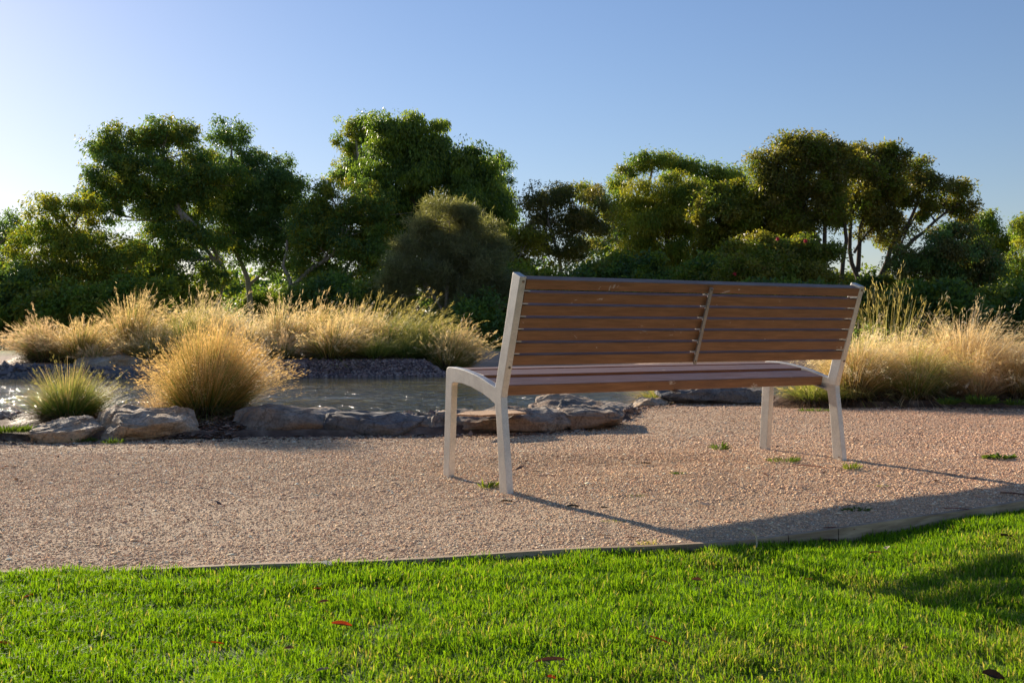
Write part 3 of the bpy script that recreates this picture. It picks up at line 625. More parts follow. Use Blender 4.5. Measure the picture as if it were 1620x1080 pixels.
# far bank
FB = [(72, 24.2, 92, 492, 'straw', 'rust brown tussock bending left at the far left end of the bank', dict(lean=(-.22, 0))),
      (128, 24.0, 120, 482, 'gold', 'dark based brown tussock second from the left on the far bank', dict(lean=(.1, 0))),
      (208, 24.6, 130, 462, 'gold', 'tall golden tussock standing highest at the left of the far bank', dict(lean=(.1, 0))),
      (238, 23.6, 100, 492, 'gold', 'orange tussock in front of the tall golden one on the far bank', dict(lean=(.05, 0))),
      (285, 24.2, 120, 478, 'green', 'greenish silver tussock directly behind the near golden tussock', dict(lean=(.15, 0))),
      (345, 24.8, 120, 470, 'pale', 'pale tussock behind the right shoulder of the near golden tussock', dict()),
      (392, 23.8, 120, 482, 'pale', 'bleached straw tussock right of the near golden tussock', dict()),
      (440, 24.6, 110, 474, 'pale', 'bleached tussock with tall feathery tops on the far bank', dict()),
      (446, 23.1, 90, 520, 'straw', 'low brown tussock with a drooping dark base above the pebbles', dict(lean=(-.05, 0))),
      (492, 24.9, 130, 462, 'gold', 'tall orange gold tussock at the middle of the far bank', dict(lean=(.2, 0))),
      (524, 23.0, 110, 505, 'gold', 'rounded golden tussock hanging over the pebbles at the waterline', dict()),
      (560, 24.4, 120, 474, 'gold', 'golden green tussock right of the middle of the far bank', dict(lean=(.2, 0))),
      (596, 23.2, 100, 524, 'lime', 'low lime green tussock near the pebbles', dict(heads=.05)),
      (618, 24.6, 130, 474, 'green', 'broad green tussock with swept stems left of the last ones', dict(lean=(.3, 0))),
      (664, 24.0, 120, 490, 'green', 'dark hearted green tussock near the right end of the far bank', dict(lean=(.2, 0))),
      (712, 23.3, 95, 512, 'gold', 'last tussock of the far bank, arching right over the dark water', dict(lean=(.18, 0), heads=.6)),
      (150, 23.3, 70, 528, 'straw', 'small sagging brown tussock under the golden ones at the left of the far bank', dict(heads=.2)),
      (372, 23.2, 80, 520, 'straw', 'brown sagging tussock half hidden by the right edge of the near golden tussock', dict(heads=.2)),
      (640, 23.4, 70, 530, 'green', 'small dark green tussock sitting right on the pebble bank', dict(heads=.05)),
      (545, 25.6, 110, 462, 'silver', 'grey green tussock at the back, tallest right of the middle', dict(lean=(.25, 0))),
      (312, 25.8, 110, 464, 'silver', 'grey green tussock at the back left of the middle', dict(lean=(.2, 0)))]
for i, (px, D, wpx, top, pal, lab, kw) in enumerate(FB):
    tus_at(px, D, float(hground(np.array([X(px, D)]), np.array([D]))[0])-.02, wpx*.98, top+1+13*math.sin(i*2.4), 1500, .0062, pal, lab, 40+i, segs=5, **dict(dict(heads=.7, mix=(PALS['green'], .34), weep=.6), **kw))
# reeds on the far bank
tus_at(575, 25.4, .24, 170, 452, 170, .006, 'lime', 'sparse tall green stalks rising behind the far bank tussocks', 70, segs=5, heads=1.5, thatch=False, lean=(.35, 0), up=.5, base=.6)
# right bank
RB = [(1352, 10.3, 190, 480, 'pale', 3400, 'big bleached tussock directly behind the right end of the bench', dict(lean=(.10, 0), mix=(PALS['lime'], .22))),
      (1285, 10.0, 150, 572, 'lime', 1700, 'low green gold tussock seen under the right end of the seat', dict(heads=.1)),
      (1450, 10.1, 150, 505, 'lime', 2600, 'green based tussock just right of the bench', dict(lean=(.08, 0), mix=(PALS['pale'], .4))),
      (1428, 11.0, 150, 478, 'pale', 2200, 'straw tussock behind the green based one', dict(lean=(.1, 0))),
      (1528, 10.5, 190, 462, 'pale', 3600, 'tallest blond tussock arching over at the right', dict(lean=(.16, 0), base=.4)),
      (1545, 9.9, 110, 530, 'straw', 1300, 'brown sagging tussock with a dark hollow below the tallest blond one', dict(lean=(-.05, 0))),
      (1612, 10.0, 130, 515, 'gold', 2200, 'golden tussock cut by the right edge of the picture', dict(lean=(.05, 0))),
      (1705, 10.6, 170, 490, 'pale', 1800, 'straw tussock just outside the right edge', dict()),
      (1590, 11.6, 150, 500, 'straw', 1500, 'pale tussock behind the golden one at the right edge', dict(lean=(.2, 0))),
      (1660, 12.4, 180, 500, 'gold', 1200, 'golden tussock at the back beyond the right edge', dict())]
for i, (px, D, wpx, top, pal, n_, lab, kw) in enumerate(RB):
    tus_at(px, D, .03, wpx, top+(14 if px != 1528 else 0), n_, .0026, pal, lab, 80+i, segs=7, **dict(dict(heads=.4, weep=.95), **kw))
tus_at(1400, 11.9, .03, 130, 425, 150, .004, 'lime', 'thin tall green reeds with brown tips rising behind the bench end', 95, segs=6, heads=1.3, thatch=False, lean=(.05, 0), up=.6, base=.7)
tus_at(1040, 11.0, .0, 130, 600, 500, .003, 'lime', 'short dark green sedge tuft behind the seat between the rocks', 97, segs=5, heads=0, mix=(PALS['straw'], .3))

# ------------------------------------------------------------------ trees
def crown_me(name, blobs, n_leaf, L, W_, pal, droop=.4, cr=.34, seed=0, shell=.42, lump=.32, tipcol=None, tipf=.2, dens=1.3, holes=.60):
    n_leaf = int(n_leaf*1.2); tipf = min(.6, tipf*1.5); pal = [tuple(min(.30, v*1.28) for v in c) for c in pal]
    g = np.random.default_rng(seed); Vs = []; Cs = []; tips = []
    blobs = [(b[0], b[1], b[2], b[3]*1.02, b[4]*1.02, b[5]*1.02) for b in blobs]
    sat = []
    for b in blobs:         # small side masses break up the round outlines
        for k in range(4):
            dd = g.normal(0, 1, 3); dd[2] = abs(dd[2])*.8-.15; dd /= np.linalg.norm(dd)+1e-6; f = g.uniform(.26, .46)
            sat.append((b[0]+dd[0]*b[3]*1.0, b[1]+dd[1]*b[4], b[2]+dd[2]*b[5]*.98, b[3]*f*1.15, b[4]*f, b[5]*f*g.uniform(.7, 1.1)))
    nmain = len(blobs); blobs = [(b[0], b[1], b[2], b[3]*.94, b[4]*.94, b[5]*.94) for b in blobs]+sat
    area = np.array([b[3]*b[5] for b in blobs]); hp_ = g.uniform(0, 6.28, 3); hw = 2.3/(cr*3.2); area = area/area.sum()
    # thin outlying sprays make the outline ragged
    for bi, (cx, cy, cz, rx, ry, rz) in enumerate(blobs):
        nl = int(n_leaf*area[bi]); nc = max(8, int(dens*3.6*(rx*rz+rx*ry+ry*rz)/(cr*cr*3)*2.2))
        d = g.normal(0, 1, (nc, 3)); d /= np.linalg.norm(d, axis=1, keepdims=True)
        ph = g.uniform(0, 6.28, 6)
        lm = 1+lump*(np.sin(d[:, 0]*4.1+ph[0])*np.sin(d[:, 1]*3.7+ph[1])+np.sin(d[:, 2]*5.3+ph[2]+d[:, 0]*3))*.7+g.normal(0, .13, nc)
        q = (shell+(1-shell)*g.uniform(0, 1, nc)**.7)*lm
        out_ = g.uniform(0, 1, nc) < .16; q = np.where(out_, g.uniform(1.02, 1.28, nc), q)
        c = np.array([cx, cy, cz])+d*q[:, None]*np.array([rx, ry, rz])
        hole = np.sin(c[:, 0]*hw+hp_[0]+1.3*np.sin(c[:, 2]*hw*.8))*np.sin(c[:, 2]*hw*1.25+hp_[1]+1.1*np.sin(c[:, 0]*hw*.7+2))+.5*np.sin(c[:, 1]*hw+hp_[2])
        wgt = g.uniform(.1, 1.9, nc)*np.where(out_, .3, 1)*np.where(hole < -holes, .04, 1); wgt /= wgt.sum(); cnt = g.multinomial(nl, wgt); idx = np.repeat(np.arange(nc), cnt); n = len(idx)
        crs = cr*g.uniform(.55, 1.45, nc)*np.where(out_, .7, 1)
        off = g.normal(0, 1, (n, 3)); off /= np.linalg.norm(off, axis=1, keepdims=True)+1e-6; off *= (g.uniform(0, 1, n)**.5)[:, None]
        p = c[idx]+off*crs[idx][:, None]*np.array([1, 1, .8])
        ax = g.normal(0, 1, (n, 3))*(1-droop)+off*.5; ax[:, 2] -= droop*1.6; ax /= np.linalg.norm(ax, axis=1, keepdims=True)+1e-6
        sd_ = np.cross(ax, g.normal(0, 1, (n, 3))); sd_ /= np.linalg.norm(sd_, axis=1, keepdims=True)+1e-6
        l_ = (L*g.uniform(.6, 1.3, n))[:, None]; w_ = (W_*g.uniform(.7, 1.25, n))[:, None]
        Vs.append(np.stack([p, p+ax*l_*.45+sd_*w_*.5, p+ax*l_, p+ax*l_*.45-sd_*w_*.5], 1).reshape(-1, 3))
        pc = np.array(pal)[g.integers(0, len(pal), nc)]*g.uniform(.8, 1.2, (nc, 1)); C = pc[idx]*g.uniform(.7, 1.3, (n, 1))
        if tipcol is not None:      # yellower upper halves of some clumps: young leaf, plus sunlit highlights painted in
            k = (g.uniform(0, 1, nc) < tipf)[idx] & (off[:, 2] > .0) & (g.uniform(0, 1, n) < .7); C[k] = np.array(tipcol)*g.uniform(.7, 1.25, (k.sum(), 1))
        Cs.append(np.repeat(C, 4, 0)); tips.append(c[g.choice(nc, min(nc, 9 if bi < nmain else 2), replace=False)])
    V = np.concatenate(Vs)
    return mesh_np(name, V, np.arange(len(V)).reshape(-1, 4), np.concatenate(Cs)), tips
KD = 1.45        # the trees stand far enough back to leave the far bank in the sun
def tree(name, label, D, blobs_px, trunks_px, n_leaf, pal, leaf=(.13, .045), mat='leaf', bark='bark', droop=.45, cr=.31, seed=0, group='trees behind the pond', ydep=.8, base=None, limb_r=.05, cat='tree', **k):
    """blobs_px: (px, py, rx, ry[, dD]) with real sizes worked out at distance D; trunks_px: list of (points[(px,py,dD)], r0, r1)"""
    D *= KD; leaf = (leaf[0]*KD, leaf[1]*KD); cr *= KD; limb_r *= KD
    trunks_px = [([(p[0], p[1], (p[2] if len(p) > 2 else 0)*KD) for p in pts], a_*KD, b_*KD) for pts, a_, b_ in trunks_px]
    if base is None: base = (trunks_px[0][0][0][0] if trunks_px else blobs_px[0][0])
    bx = X(base, D); gz = .2 if D > 20 else 0
    root = empty(name, (bx, D, gz)); tag(root, label, cat, group); off = np.array([bx, D, gz])
    g = random.Random(seed+100); bl = []
    for b in blobs_px:
        dD = b[4] if len(b) > 4 else g.uniform(-.8, .8); c = P(b[0], b[1], D+dD); s = (D+dD)/F
        bl.append((c.x-bx, c.y-D, c.z-gz, b[2]*s, (b[2]+b[3])/2*s*ydep, b[3]*s))
    me, tips = crown_me('crown', bl, n_leaf, leaf[0], leaf[1], pal, droop, cr, seed, **k)
    link('crown', me, M[mat], root)
    mb = MB(); ends = []
    for pts, r0, r1 in trunks_px:
        W = [P(p[0], p[1], D+(p[2] if len(p) > 2 else 0)) for p in pts]
        W2 = []
        for a_, b_ in zip(W[:-1], W[1:]):
            for t in (0, .5): W2.append(a_.lerp(b_, t)+(Vector((g.uniform(-1, 1), g.uniform(-1, 1), g.uniform(-.3, .3)))*r0*.7 if t else Vector((0, 0, 0))))
        W2.append(W[-1]); n_ = len(W2); mb.add(tube(W2, [r0+(r1-r0)*(i/(n_-1))**.8 for i in range(n_)], 7))
        ends.append((W2, r0, r1))
    if not ends:
        b0 = Vector((bx, D, gz)); W2 = bezier(b0-Vector((0, 0, .3)), Vector((bl[0][0]+bx, bl[0][1]+D, bl[0][2]+gz)), (g.uniform(-.2, .2), 0, 0), 7); r0 = max(.06, limb_r*1.4)
        mb.add(tube(W2, [r0*(1-.6*i/6) for i in range(7)], 7)); ends.append((W2, r0, r0*.4))
    for bi, b in enumerate(bl):     # limbs reach every clump group
        c = Vector((b[0]+bx, b[1]+D, b[2]+gz)); best = None
        for W2, r0, r1 in ends:
            for i, p in enumerate(W2[1:], 1):
                dd = (p-c).length+max(0, p.z-c.z)*2
                if best is None or dd < best[0]: best = (dd, p, r0+(r1-r0)*(i/(len(W2)-1)))
        st, rr = best[1], min(best[2]*.8, limb_r)
        pl = bezier(st, c, (g.uniform(-.15, .15), g.uniform(-.1, .1), -.1*(c-st).length), 6); mb.add(tube(pl, [rr*(1-.5*i/5) for i in range(6)], 5))
        for tp in tips[bi]:
            e = Vector(tp)+Vector((bx, D, gz)); s_ = pl[g.choice([2, 3, 4, 5])]
            q = bezier(s_, e, (g.uniform(-.1, .1), g.uniform(-.1, .1), g.uniform(-.15, .05)), 5); r_ = rr*.42; mb.add(tube(q, [r_, r_*.8, r_*.6, r_*.4, r_*.25], 4))
    mb.build('trunk', M[bark], root, off=off)
    return root
G1 = [(.131, .210, .041), (.174, .254, .043), (.102, .174, .043), (.217, .275, .043)]
G2 = [(.081, .146, .054), (.101, .173, .057), (.121, .189, .051)]             # bluish dark gum
G3 = [(.195, .260, .029), (.260, .312, .033), (.143, .208, .031)]                  # yellow green
G4 = [(.135, .135, .043), (.169, .151, .054), (.115, .128, .041)]              # olive brown
G5 = [(.203, .210, .112), (.255, .247, .128), (.165, .177, .098)]                 # grey olive
GB = [(.121, .176, .030), (.162, .209, .034), (.135, .162, .030), (.216, .203, .041)]
TY = (.32, .30, .03)  # clump-top yellow: young leaf colour doubling as painted sun highlight
tree('gum_tree', 'dark gum tree cut by the left edge of the picture', 44, [(-10, 385, 45, 45), (20, 365, 35, 25), (-50, 420, 60, 70), (-110, 380, 70, 80), (15, 440, 40, 50), (-60, 490, 80, 50)], [([(-40, 560), (-30, 470), (-10, 390)], .2, .08)], 24000, G2, (.15, .055), seed=1)
tree('gum_tree', 'sunlit yellow green gum with a trunk leaning left, second from the left', 37, [(85, 335, 42, 30), (50, 400, 45, 42), (110, 385, 48, 45), (150, 410, 50, 50), (100, 450, 70, 42), (170, 455, 50, 40), (55, 465, 48, 40), (205, 420, 40, 45), (130, 325, 22, 16)],
     [([(195, 500), (185, 450), (140, 390), (95, 340)], .13, .05), ([(185, 450), (130, 430), (90, 410)], .06, .03)], 46000, G3+G1, (.13, .045), seed=2, tipcol=TY, tipf=.35, lump=.3)
tree('gum_tree', 'big spreading gum with the broad rounded top at the left', 40, [(170, 240, 34, 40), (215, 222, 44, 32), (262, 212, 48, 26), (305, 240, 42, 40), (180, 285, 42, 38), (235, 275, 45, 30), (290, 290, 50, 40), (150, 305, 20, 35), (240, 330, 35, 30), (290, 350, 55, 45), (240, 400, 60, 45), (300, 410, 50, 50), (280, 455, 60, 35), (245, 290, 72, 55), (325, 285, 50, 50), (175, 335, 28, 28), (340, 440, 30, 22), (225, 455, 40, 34), (335, 385, 28, 26)],
     [([(342, 490), (358, 435), (330, 380), (275, 320), (240, 270)], .09, .04), ([(300, 350), (250, 310), (200, 270)], .10, .05), ([(345, 420), (290, 350), (262, 250)], .08, .04)], 80000, G1+G2, (.14, .05), seed=3, tipcol=TY, tipf=.12, lump=.3)
tree('gum_tree', 'slender blue green gum with a narrow raised crest', 43, [(365, 215, 30, 28), (372, 255, 36, 30), (420, 262, 35, 24), (390, 300, 60, 40), (445, 300, 48, 32), (475, 330, 30, 30), (350, 340, 45, 45), (420, 350, 60, 40), (470, 380, 35, 38), (375, 400, 45, 35), (400, 325, 66, 52), (452, 365, 52, 44), (430, 415, 32, 24), (405, 375, 40, 30), (475, 430, 24, 18)],
     [([(398, 500), (392, 440), (372, 395), (365, 330), (368, 240)], .13, .05), ([(395, 450), (425, 425), (450, 400), (470, 350)], .07, .03), ([(374, 400), (350, 350)], .06, .04)], 64000, G2, (.14, .05), seed=4, lump=.3, tipcol=TY, tipf=.06)
tree('gum_tree', 'wide dark gum with forked pale stems low over the golden grass', 39, [(500, 345, 34, 35), (540, 320, 45, 32), (580, 340, 45, 45), (525, 380, 58, 38), (580, 400, 50, 45), (500, 430, 30, 25), (560, 445, 55, 30), (520, 300, 20, 15), (500, 385, 40, 35), (545, 375, 62, 52), (500, 465, 30, 20)],
     [([(450, 500), (462, 455), (492, 425), (530, 400), (545, 340)], .11, .05), ([(462, 455), (448, 420), (455, 380)], .09, .04), ([(520, 480), (540, 440), (560, 400)], .1, .04), ([(480, 435), (510, 415), (525, 390)], .06, .03)], 50000, G2+G1, (.13, .045), seed=5, tipcol=TY, tipf=.22)
tree('gum_tree', 'airy gum crown peeping out left of the tallest dark tree', 47, [(568, 215, 34, 26), (560, 250, 24, 28), (545, 285, 26, 18)], [([(575, 520), (578, 400), (566, 300), (565, 220)], .16, .05)], 13000, G1, (.14, .05), seed=6)
tree('weeping_tree', 'tallest tree with a dense dark domed crown at centre left', 41, [(630, 225, 40, 38), (672, 215, 42, 32), (610, 275, 40, 40), (665, 275, 52, 52), (715, 255, 42, 42), (752, 285, 38, 48), (735, 335, 48, 55), (680, 345, 60, 45), (620, 335, 42, 42), (775, 350, 32, 60), (765, 410, 30, 50), (640, 390, 45, 40), (600, 310, 20, 25)],
     [([(655, 500), (648, 400), (655, 320), (665, 240)], .26, .1), ([(650, 420), (620, 360), (615, 300)], .12, .05), ([(655, 380), (700, 330), (740, 290)], .14, .05), ([(648, 420), (600, 350)], .06, .03)], 120000, G1[:3]+[(.055, .10, .018)], (.15, .05), 'leafd', 'barkd', droop=.7, cr=.5, seed=7, tipcol=(.22, .30, .02), tipf=.35)
tree('gum_tree', 'dark gum showing only its thin right edge behind the domed tree', 46, [(775, 275, 30, 28), (795, 335, 20, 30), (790, 300, 22, 25)], [([(765, 520), (770, 400), (780, 300)], .14, .05)], 9000, G2, (.14, .05), seed=8)
tree('feathery_shrub', 'grey olive feathery shrub in front of the tallest dark tree', 31, [(712, 350, 40, 28), (735, 375, 45, 35), (680, 385, 50, 38), (640, 420, 32, 30), (720, 420, 65, 45), (765, 400, 30, 50), (670, 450, 62, 35), (750, 460, 62, 45), (628, 455, 24, 25)],
     [([(705, 540), (708, 450), (712, 370)], .09, .03), ([(706, 500), (670, 440), (650, 410)], .05, .02)], 110000, G5, (.16, .016), droop=-.3, cr=.36, seed=9, shell=.35, limb_r=.03, lump=.3, holes=.25)
tree('yellow_bush', 'small yellow green sapling left of the brownish tree', 36, [(812, 382, 22, 24), (840, 375, 18, 18), (820, 410, 32, 22), (800, 440, 30, 20)], [([(815, 520), (815, 420)], .06, .03)], 8000, [(.16, .18, .02), (.20, .20, .03), (.12, .14, .02)], (.13, .05), seed=10, tipcol=(.3, .27, .03), tipf=.4, limb_r=.03)
tree('gum_tree', 'thin brown tinged gum with a pale forked trunk above the bench back', 38, [(860, 315, 32, 25), (905, 318, 34, 25), (940, 345, 26, 30), (870, 350, 42, 24), (915, 365, 42, 30), (850, 385, 26, 26), (900, 400, 40, 22)],
     [([(884, 520), (888, 440), (884, 400), (868, 350)], .11, .04), ([(886, 410), (905, 370), (930, 340)], .07, .03), ([(888, 430), (915, 405)], .04, .02)], 21000, G4+[(.08, .10, .03)], (.13, .042), seed=11, shell=.35)
tree('gum_tree', 'distant gum with yellow green foliage behind the brown tinged one', 50, [(935, 308, 26, 16), (960, 325, 34, 26), (985, 350, 30, 30), (970, 385, 35, 30)], [([(985, 520), (990, 420), (965, 330)], .14, .05)], 14000, G3+G1, (.15, .05), seed=12)
tree('flat_topped_gum', 'distant flat topped gum with thin bare limbs rising at centre right', 54, [(1035, 255, 30, 12), (1000, 268, 24, 12), (1065, 262, 24, 14), (985, 290, 16, 14), (1100, 272, 24, 13), (1145, 275, 28, 11), (1130, 300, 30, 16), (1170, 290, 18, 14)],
     [([(1035, 540), (1040, 400), (1025, 320), (1035, 258)], .18, .05), ([(1030, 340), (1000, 290), (985, 275)], .06, .03), ([(1038, 360), (1085, 310), (1110, 275)], .07, .03)], 17000, G1, (.16, .06), seed=13, shell=.3, cr=.5)
tree('wattle_tree', 'rounded bright lime green wattle right of the brown tinged gum', 38, [(1045, 305, 45, 28), (1080, 325, 34, 35), (1025, 345, 36, 34), (1060, 365, 52, 40), (1010, 395, 34, 30), (1075, 415, 40, 35), (1035, 430, 45, 28)],
     [([(1060, 540), (1062, 450), (1050, 340)], .13, .05), ([(1062, 470), (1085, 420)], .06, .03)], 70000, G3, (.13, .03), 'leafd', 'barkd', droop=.6, cr=.42, seed=14, tipcol=(.32, .34, .03), tipf=.35)
tree('dense_tree', 'dense olive green rounded tree left of the many stemmed one', 35, [(1150, 312, 38, 24), (1130, 345, 30, 35), (1180, 335, 45, 38), (1210, 320, 30, 28), (1165, 385, 52, 38), (1220, 370, 38, 38), (1125, 415, 28, 30)],
     [([(1170, 540), (1172, 450), (1170, 340)], .13, .05), ([(1200, 380), (1225, 400)], .05, .03)], 60000, GB, (.12, .048), 'leafd', 'barkd', droop=.3, seed=15, tipcol=(.28, .26, .03), tipf=.3)
hs = tree('flowering_shrub', 'low rounded dark shrub dotted with pink red flowers above the bench back', 30, [(1190, 408, 42, 28), (1235, 402, 40, 24), (1280, 405, 38, 28), (1215, 435, 60, 25), (1275, 440, 42, 25)], [([(1230, 540), (1230, 430)], .07, .03)], 42000, GB, (.10, .045), 'leafd', 'barkd', droop=.2, cr=.3, seed=16, tipcol=(.26, .25, .03), tipf=.2, limb_r=.03)
m_, n_, l_, out_ = newmat('red_petal'); b_ = principled(n_, l_, out_, .6, .3); nn = noise_node(n_, l_, 30); l_.new(ramp(n_, l_, nn.outputs[0], [(.3, (.55, .02, .04)), (.7, (.75, .05, .10))]).outputs[0], b_.inputs['Base Color'])
for fx, fy in ((1231, 378), (1275, 381), (1163, 433), (1210, 425)):
    c = P(fx, fy, 29.2*KD)-Vector(hs.location); mb = MB(); g = random.Random(fx)
    for k in range(26):
        d = Vector((g.gauss(0, 1), g.gauss(0, 1), g.gauss(0, 1))).normalized(); mb.add(tube([c, c+d*.05, c+d*.085], [.006, .02, .006], 4))
    mb.build('flower', m_, hs)
tree('many_stemmed_tree', 'many stemmed tree with a high rounded crown, left one of the tall pair at right', 34, [(1235, 265, 38, 28), (1275, 238, 45, 22), (1310, 265, 38, 30), (1225, 300, 22, 24), (1265, 300, 45, 32), (1310, 310, 35, 32), (1290, 345, 45, 28), (1235, 335, 25, 22), (1345, 262, 24, 22), (1250, 232, 20, 14)],
     [([(1312, 520), (1308, 440), (1295, 380), (1272, 320), (1262, 260)], .11, .05), ([(1305, 420), (1306, 360), (1300, 300), (1300, 250)], .08, .04), ([(1335, 520), (1332, 440), (1340, 380), (1328, 310), (1335, 270)], .09, .04), ([(1296, 380), (1272, 360), (1240, 320)], .05, .03)], 52000, GB+G4, (.12, .046), 'leaf', 'barkd', seed=17, tipcol=(.28, .24, .04), tipf=.25, droop=.25, lump=.3, cr=.36)
tree('many_stemmed_tree', 'spreading tree with bare outstretched limbs, right one of the tall pair at right', 35, [(1375, 245, 36, 20), (1405, 262, 38, 24), (1360, 290, 35, 30), (1400, 305, 38, 28), (1455, 275, 24, 20), (1475, 295, 28, 20), (1440, 315, 26, 20), (1495, 322, 24, 18), (1522, 305, 20, 16), (1530, 335, 18, 20), (1380, 345, 42, 28), (1415, 365, 28, 24), (1468, 335, 22, 14), (1345, 320, 20, 24)],
     [([(1362, 520), (1358, 440), (1345, 395), (1350, 330), (1365, 270)], .10, .04), ([(1358, 430), (1362, 360), (1385, 300), (1395, 260)], .08, .04), ([(1388, 520), (1395, 435), (1410, 390), (1440, 350), (1460, 290)], .12, .04), ([(1400, 425), (1445, 380), (1480, 350), (1525, 318)], .09, .03), ([(1398, 430), (1420, 400), (1450, 340)], .05, .025), ([(1352, 400), (1372, 370), (1400, 340)], .05, .03)], 46000, GB+G4, (.12, .046), 'leaf', 'barkd', seed=18, tipcol=(.28, .23, .04), tipf=.15, droop=.2, lump=.35, cr=.33, shell=.35)
tree('dark_bush', 'dark bush with a long low limb beneath the spreading tree', 31, [(1515, 375, 30, 24), (1490, 400, 42, 28), (1545, 405, 30, 26), (1450, 420, 40, 30), (1500, 440, 50, 30), (1560, 430, 30, 25)], [([(1395, 500), (1420, 470), (1470, 430), (1520, 395)], .08, .03), ([(1510, 520), (1505, 420)], .06, .03)], 28000, G4+G2, (.11, .04), 'leafd', 'barkd', seed=19, base=1510, limb_r=.03)
tree('gum_tree', 'distant green gum beyond the spreading tree near the right edge', 50, [(1565, 360, 22, 18), (1585, 385, 28, 24), (1550, 395, 22, 22), (1570, 425, 35, 26), (1560, 345, 14, 10)], [([(1575, 540), (1572, 440), (1568, 370)], .14, .05)], 15000, G1+G3, (.16, .055), seed=20, shell=.35)
tree('gum_tree', 'green gum cut by the right edge of the picture', 46, [(1620, 360, 22, 20), (1640, 390, 34, 34), (1612, 425, 28, 24), (1680, 370, 45, 45), (1650, 440, 50, 35), (1608, 460, 30, 25)], [([(1660, 540), (1655, 440), (1640, 370)], .16, .06)], 26000, G1+G3, (.15, .055), seed=21)
tree('gum_tree', 'tall gum standing outside the picture on the right', 48, [(1760, 330, 60, 45), (1810, 370, 60, 55), (1740, 410, 60, 45)], [([(1770, 540), (1770, 400), (1765, 330)], .2, .08)], 16000, G1, (.17, .06), seed=22)
# dark understorey bushes
UB = [(20, 470, 60, 55, 36, 'shadowy bush beneath the gums at the left edge'), (110, 480, 70, 35, 34, 'low green bush behind the brown tussocks at left'), (215, 470, 60, 40, 35, 'yellow green bush under the broad topped gum'),
      (300, 480, 50, 30, 41, 'low bush behind the trunk of the broad topped gum'), (425, 478, 50, 28, 45, 'far low bush seen between the pale gum stems'), (520, 470, 60, 32, 36, 'dark bush behind the orange tussock'),
      (600, 475, 60, 42, 34, 'dark bush left of the grey olive shrub'), (790, 470, 60, 70, 33, 'very dark tall bush left of the bench post'), (750, 520, 60, 45, 30, 'dark shrub reaching down to the water by the last tussock'), (850, 455, 60, 45, 34, 'dark green bush behind the left end of the bench back'),
      (960, 440, 60, 40, 34, 'dark bush under the brown tinged gum'), (1040, 455, 60, 45, 33, 'dark bush under the lime green wattle'), (1130, 450, 50, 50, 32, 'dark bush under the dense olive tree'),
      (1330, 455, 50, 35, 40, 'yellow green bush behind the many stems'), (1400, 470, 60, 40, 33, 'shadowed bush behind the tall reeds'), (1480, 480, 70, 40, 29, 'shadowed bush behind the tallest blond tussock'), (1590, 490, 70, 40, 30, 'dark bush behind the tussocks at the right edge'), (1700, 470, 80, 60, 31, 'dark bush outside the right edge'),
      (-70, 480, 70, 60, 34, 'dark bush outside the left edge'), (1240, 480, 80, 40, 28, 'dark hedge like bush under the flowering shrub')]
for i, (px, py, rx, ry, D, lab) in enumerate(UB):
    pal = G3+G1 if 'yellow' in lab or 'green bush' in lab else G2+G1+G3[:1]
    bl = [(px, py, rx*.7, ry*.8), (px-rx*.5, py+ry*.25, rx*.55, ry*.7), (px+rx*.5, py+ry*.2, rx*.55, ry*.7), (px, py+ry*.8, rx*.9, ry*.5)]
    tree('understorey_bush', lab, D, bl, [([(px, 548), (px+3, py)], .05, .02)], int(6.5*rx*ry*(D/33)**0), pal, (.15, .065), 'leafd', 'barkd', droop=.2, cr=.38, seed=200+i, group='bushes under the trees', limb_r=.03, cat='bush', shell=.3)
# far-off wood behind everything, reads as one mass
def wood():
    bl = []; g = random.Random(5)
    for i in range(90):
        x = -110+220*i/89+g.uniform(-1.5, 1.5); hgt = g.uniform(2.9, 4.3); bl.append((x, 97+g.uniform(-4, 8), hgt*.75+.2, 3.1, 3.0, hgt))
    me, t = crown_me('far_wood', bl, 110000, .6, .3, G1+G2, .3, 1.2, 77); o = link('far_wood', me, M['leafd']); tag(o, 'continuous band of far bushes closing the view behind the trees', 'woodland', kind='stuff')
wood()

# ------------------------------------------------------------------ small plants, dead leaves, bark
def weed(px, py, r, h, n_, label, seed, pal=((.07, .12, .03), (.12, .18, .04)), flat=False):
    n_ = int(n_*1.5); h *= .8
    p = gp(px, py, 0); z = float(hpath(np.array([p.x]), np.array([p.y]))[0]) if p.y < float(yb(p.x)) else float(hground(np.array([p.x]), np.array([p.y]))[0]); p = gp(px, py, z); g = random.Random(seed); V = []; C = []
    for k in range(n_):
        a = g.uniform(0, 6.28); rr = r*math.sqrt(g.random()); b0 = Vector((math.cos(a)*rr*.7, math.sin(a)*rr*.4, 0)); hh = h*g.uniform(.3, 1)
        d = Vector((math.cos(a)*g.uniform(.2, 1.), math.sin(a)*g.uniform(.2, 1.), g.uniform(.3, 1.2) if not flat else g.uniform(.05, .4))).normalized(); L = hh if not flat else r*.4
        s = d.cross(Vector((g.gauss(0, 1), g.gauss(0, 1), g.gauss(0, 1)))).normalized()*L*(.07 if not flat else .16)
        V += [b0, b0+d*L*.5+s, b0+d*L-Vector((0, 0, L*.1)), b0+d*L*.5-s]; c = np.array(pal[0])+(np.array(pal[1])-np.array(pal[0]))*g.random(); C += [c]*4
    o = link('weed', mesh_np('weed', np.array([tuple(v) for v in V]), np.arange(len(V)).reshape(-1, 4), np.array(C)), M['grass']); o.location = p
    tag(o, label, 'weed', 'weeds growing in the gravel')
weed(1240, 730, .11, .045, 120, 'low spreading green weed between the right bench feet', 1)
weed(1346, 742, .05, .06, 50, 'yellow green sprig right beside the rear right foot', 2, ((.14, .2, .03), (.22, .27, .05)))
weed(772, 772, .05, .07, 34, 'thin grassy sprig just left of the rear left foot', 3, ((.12, .18, .03), (.22, .27, .05)))
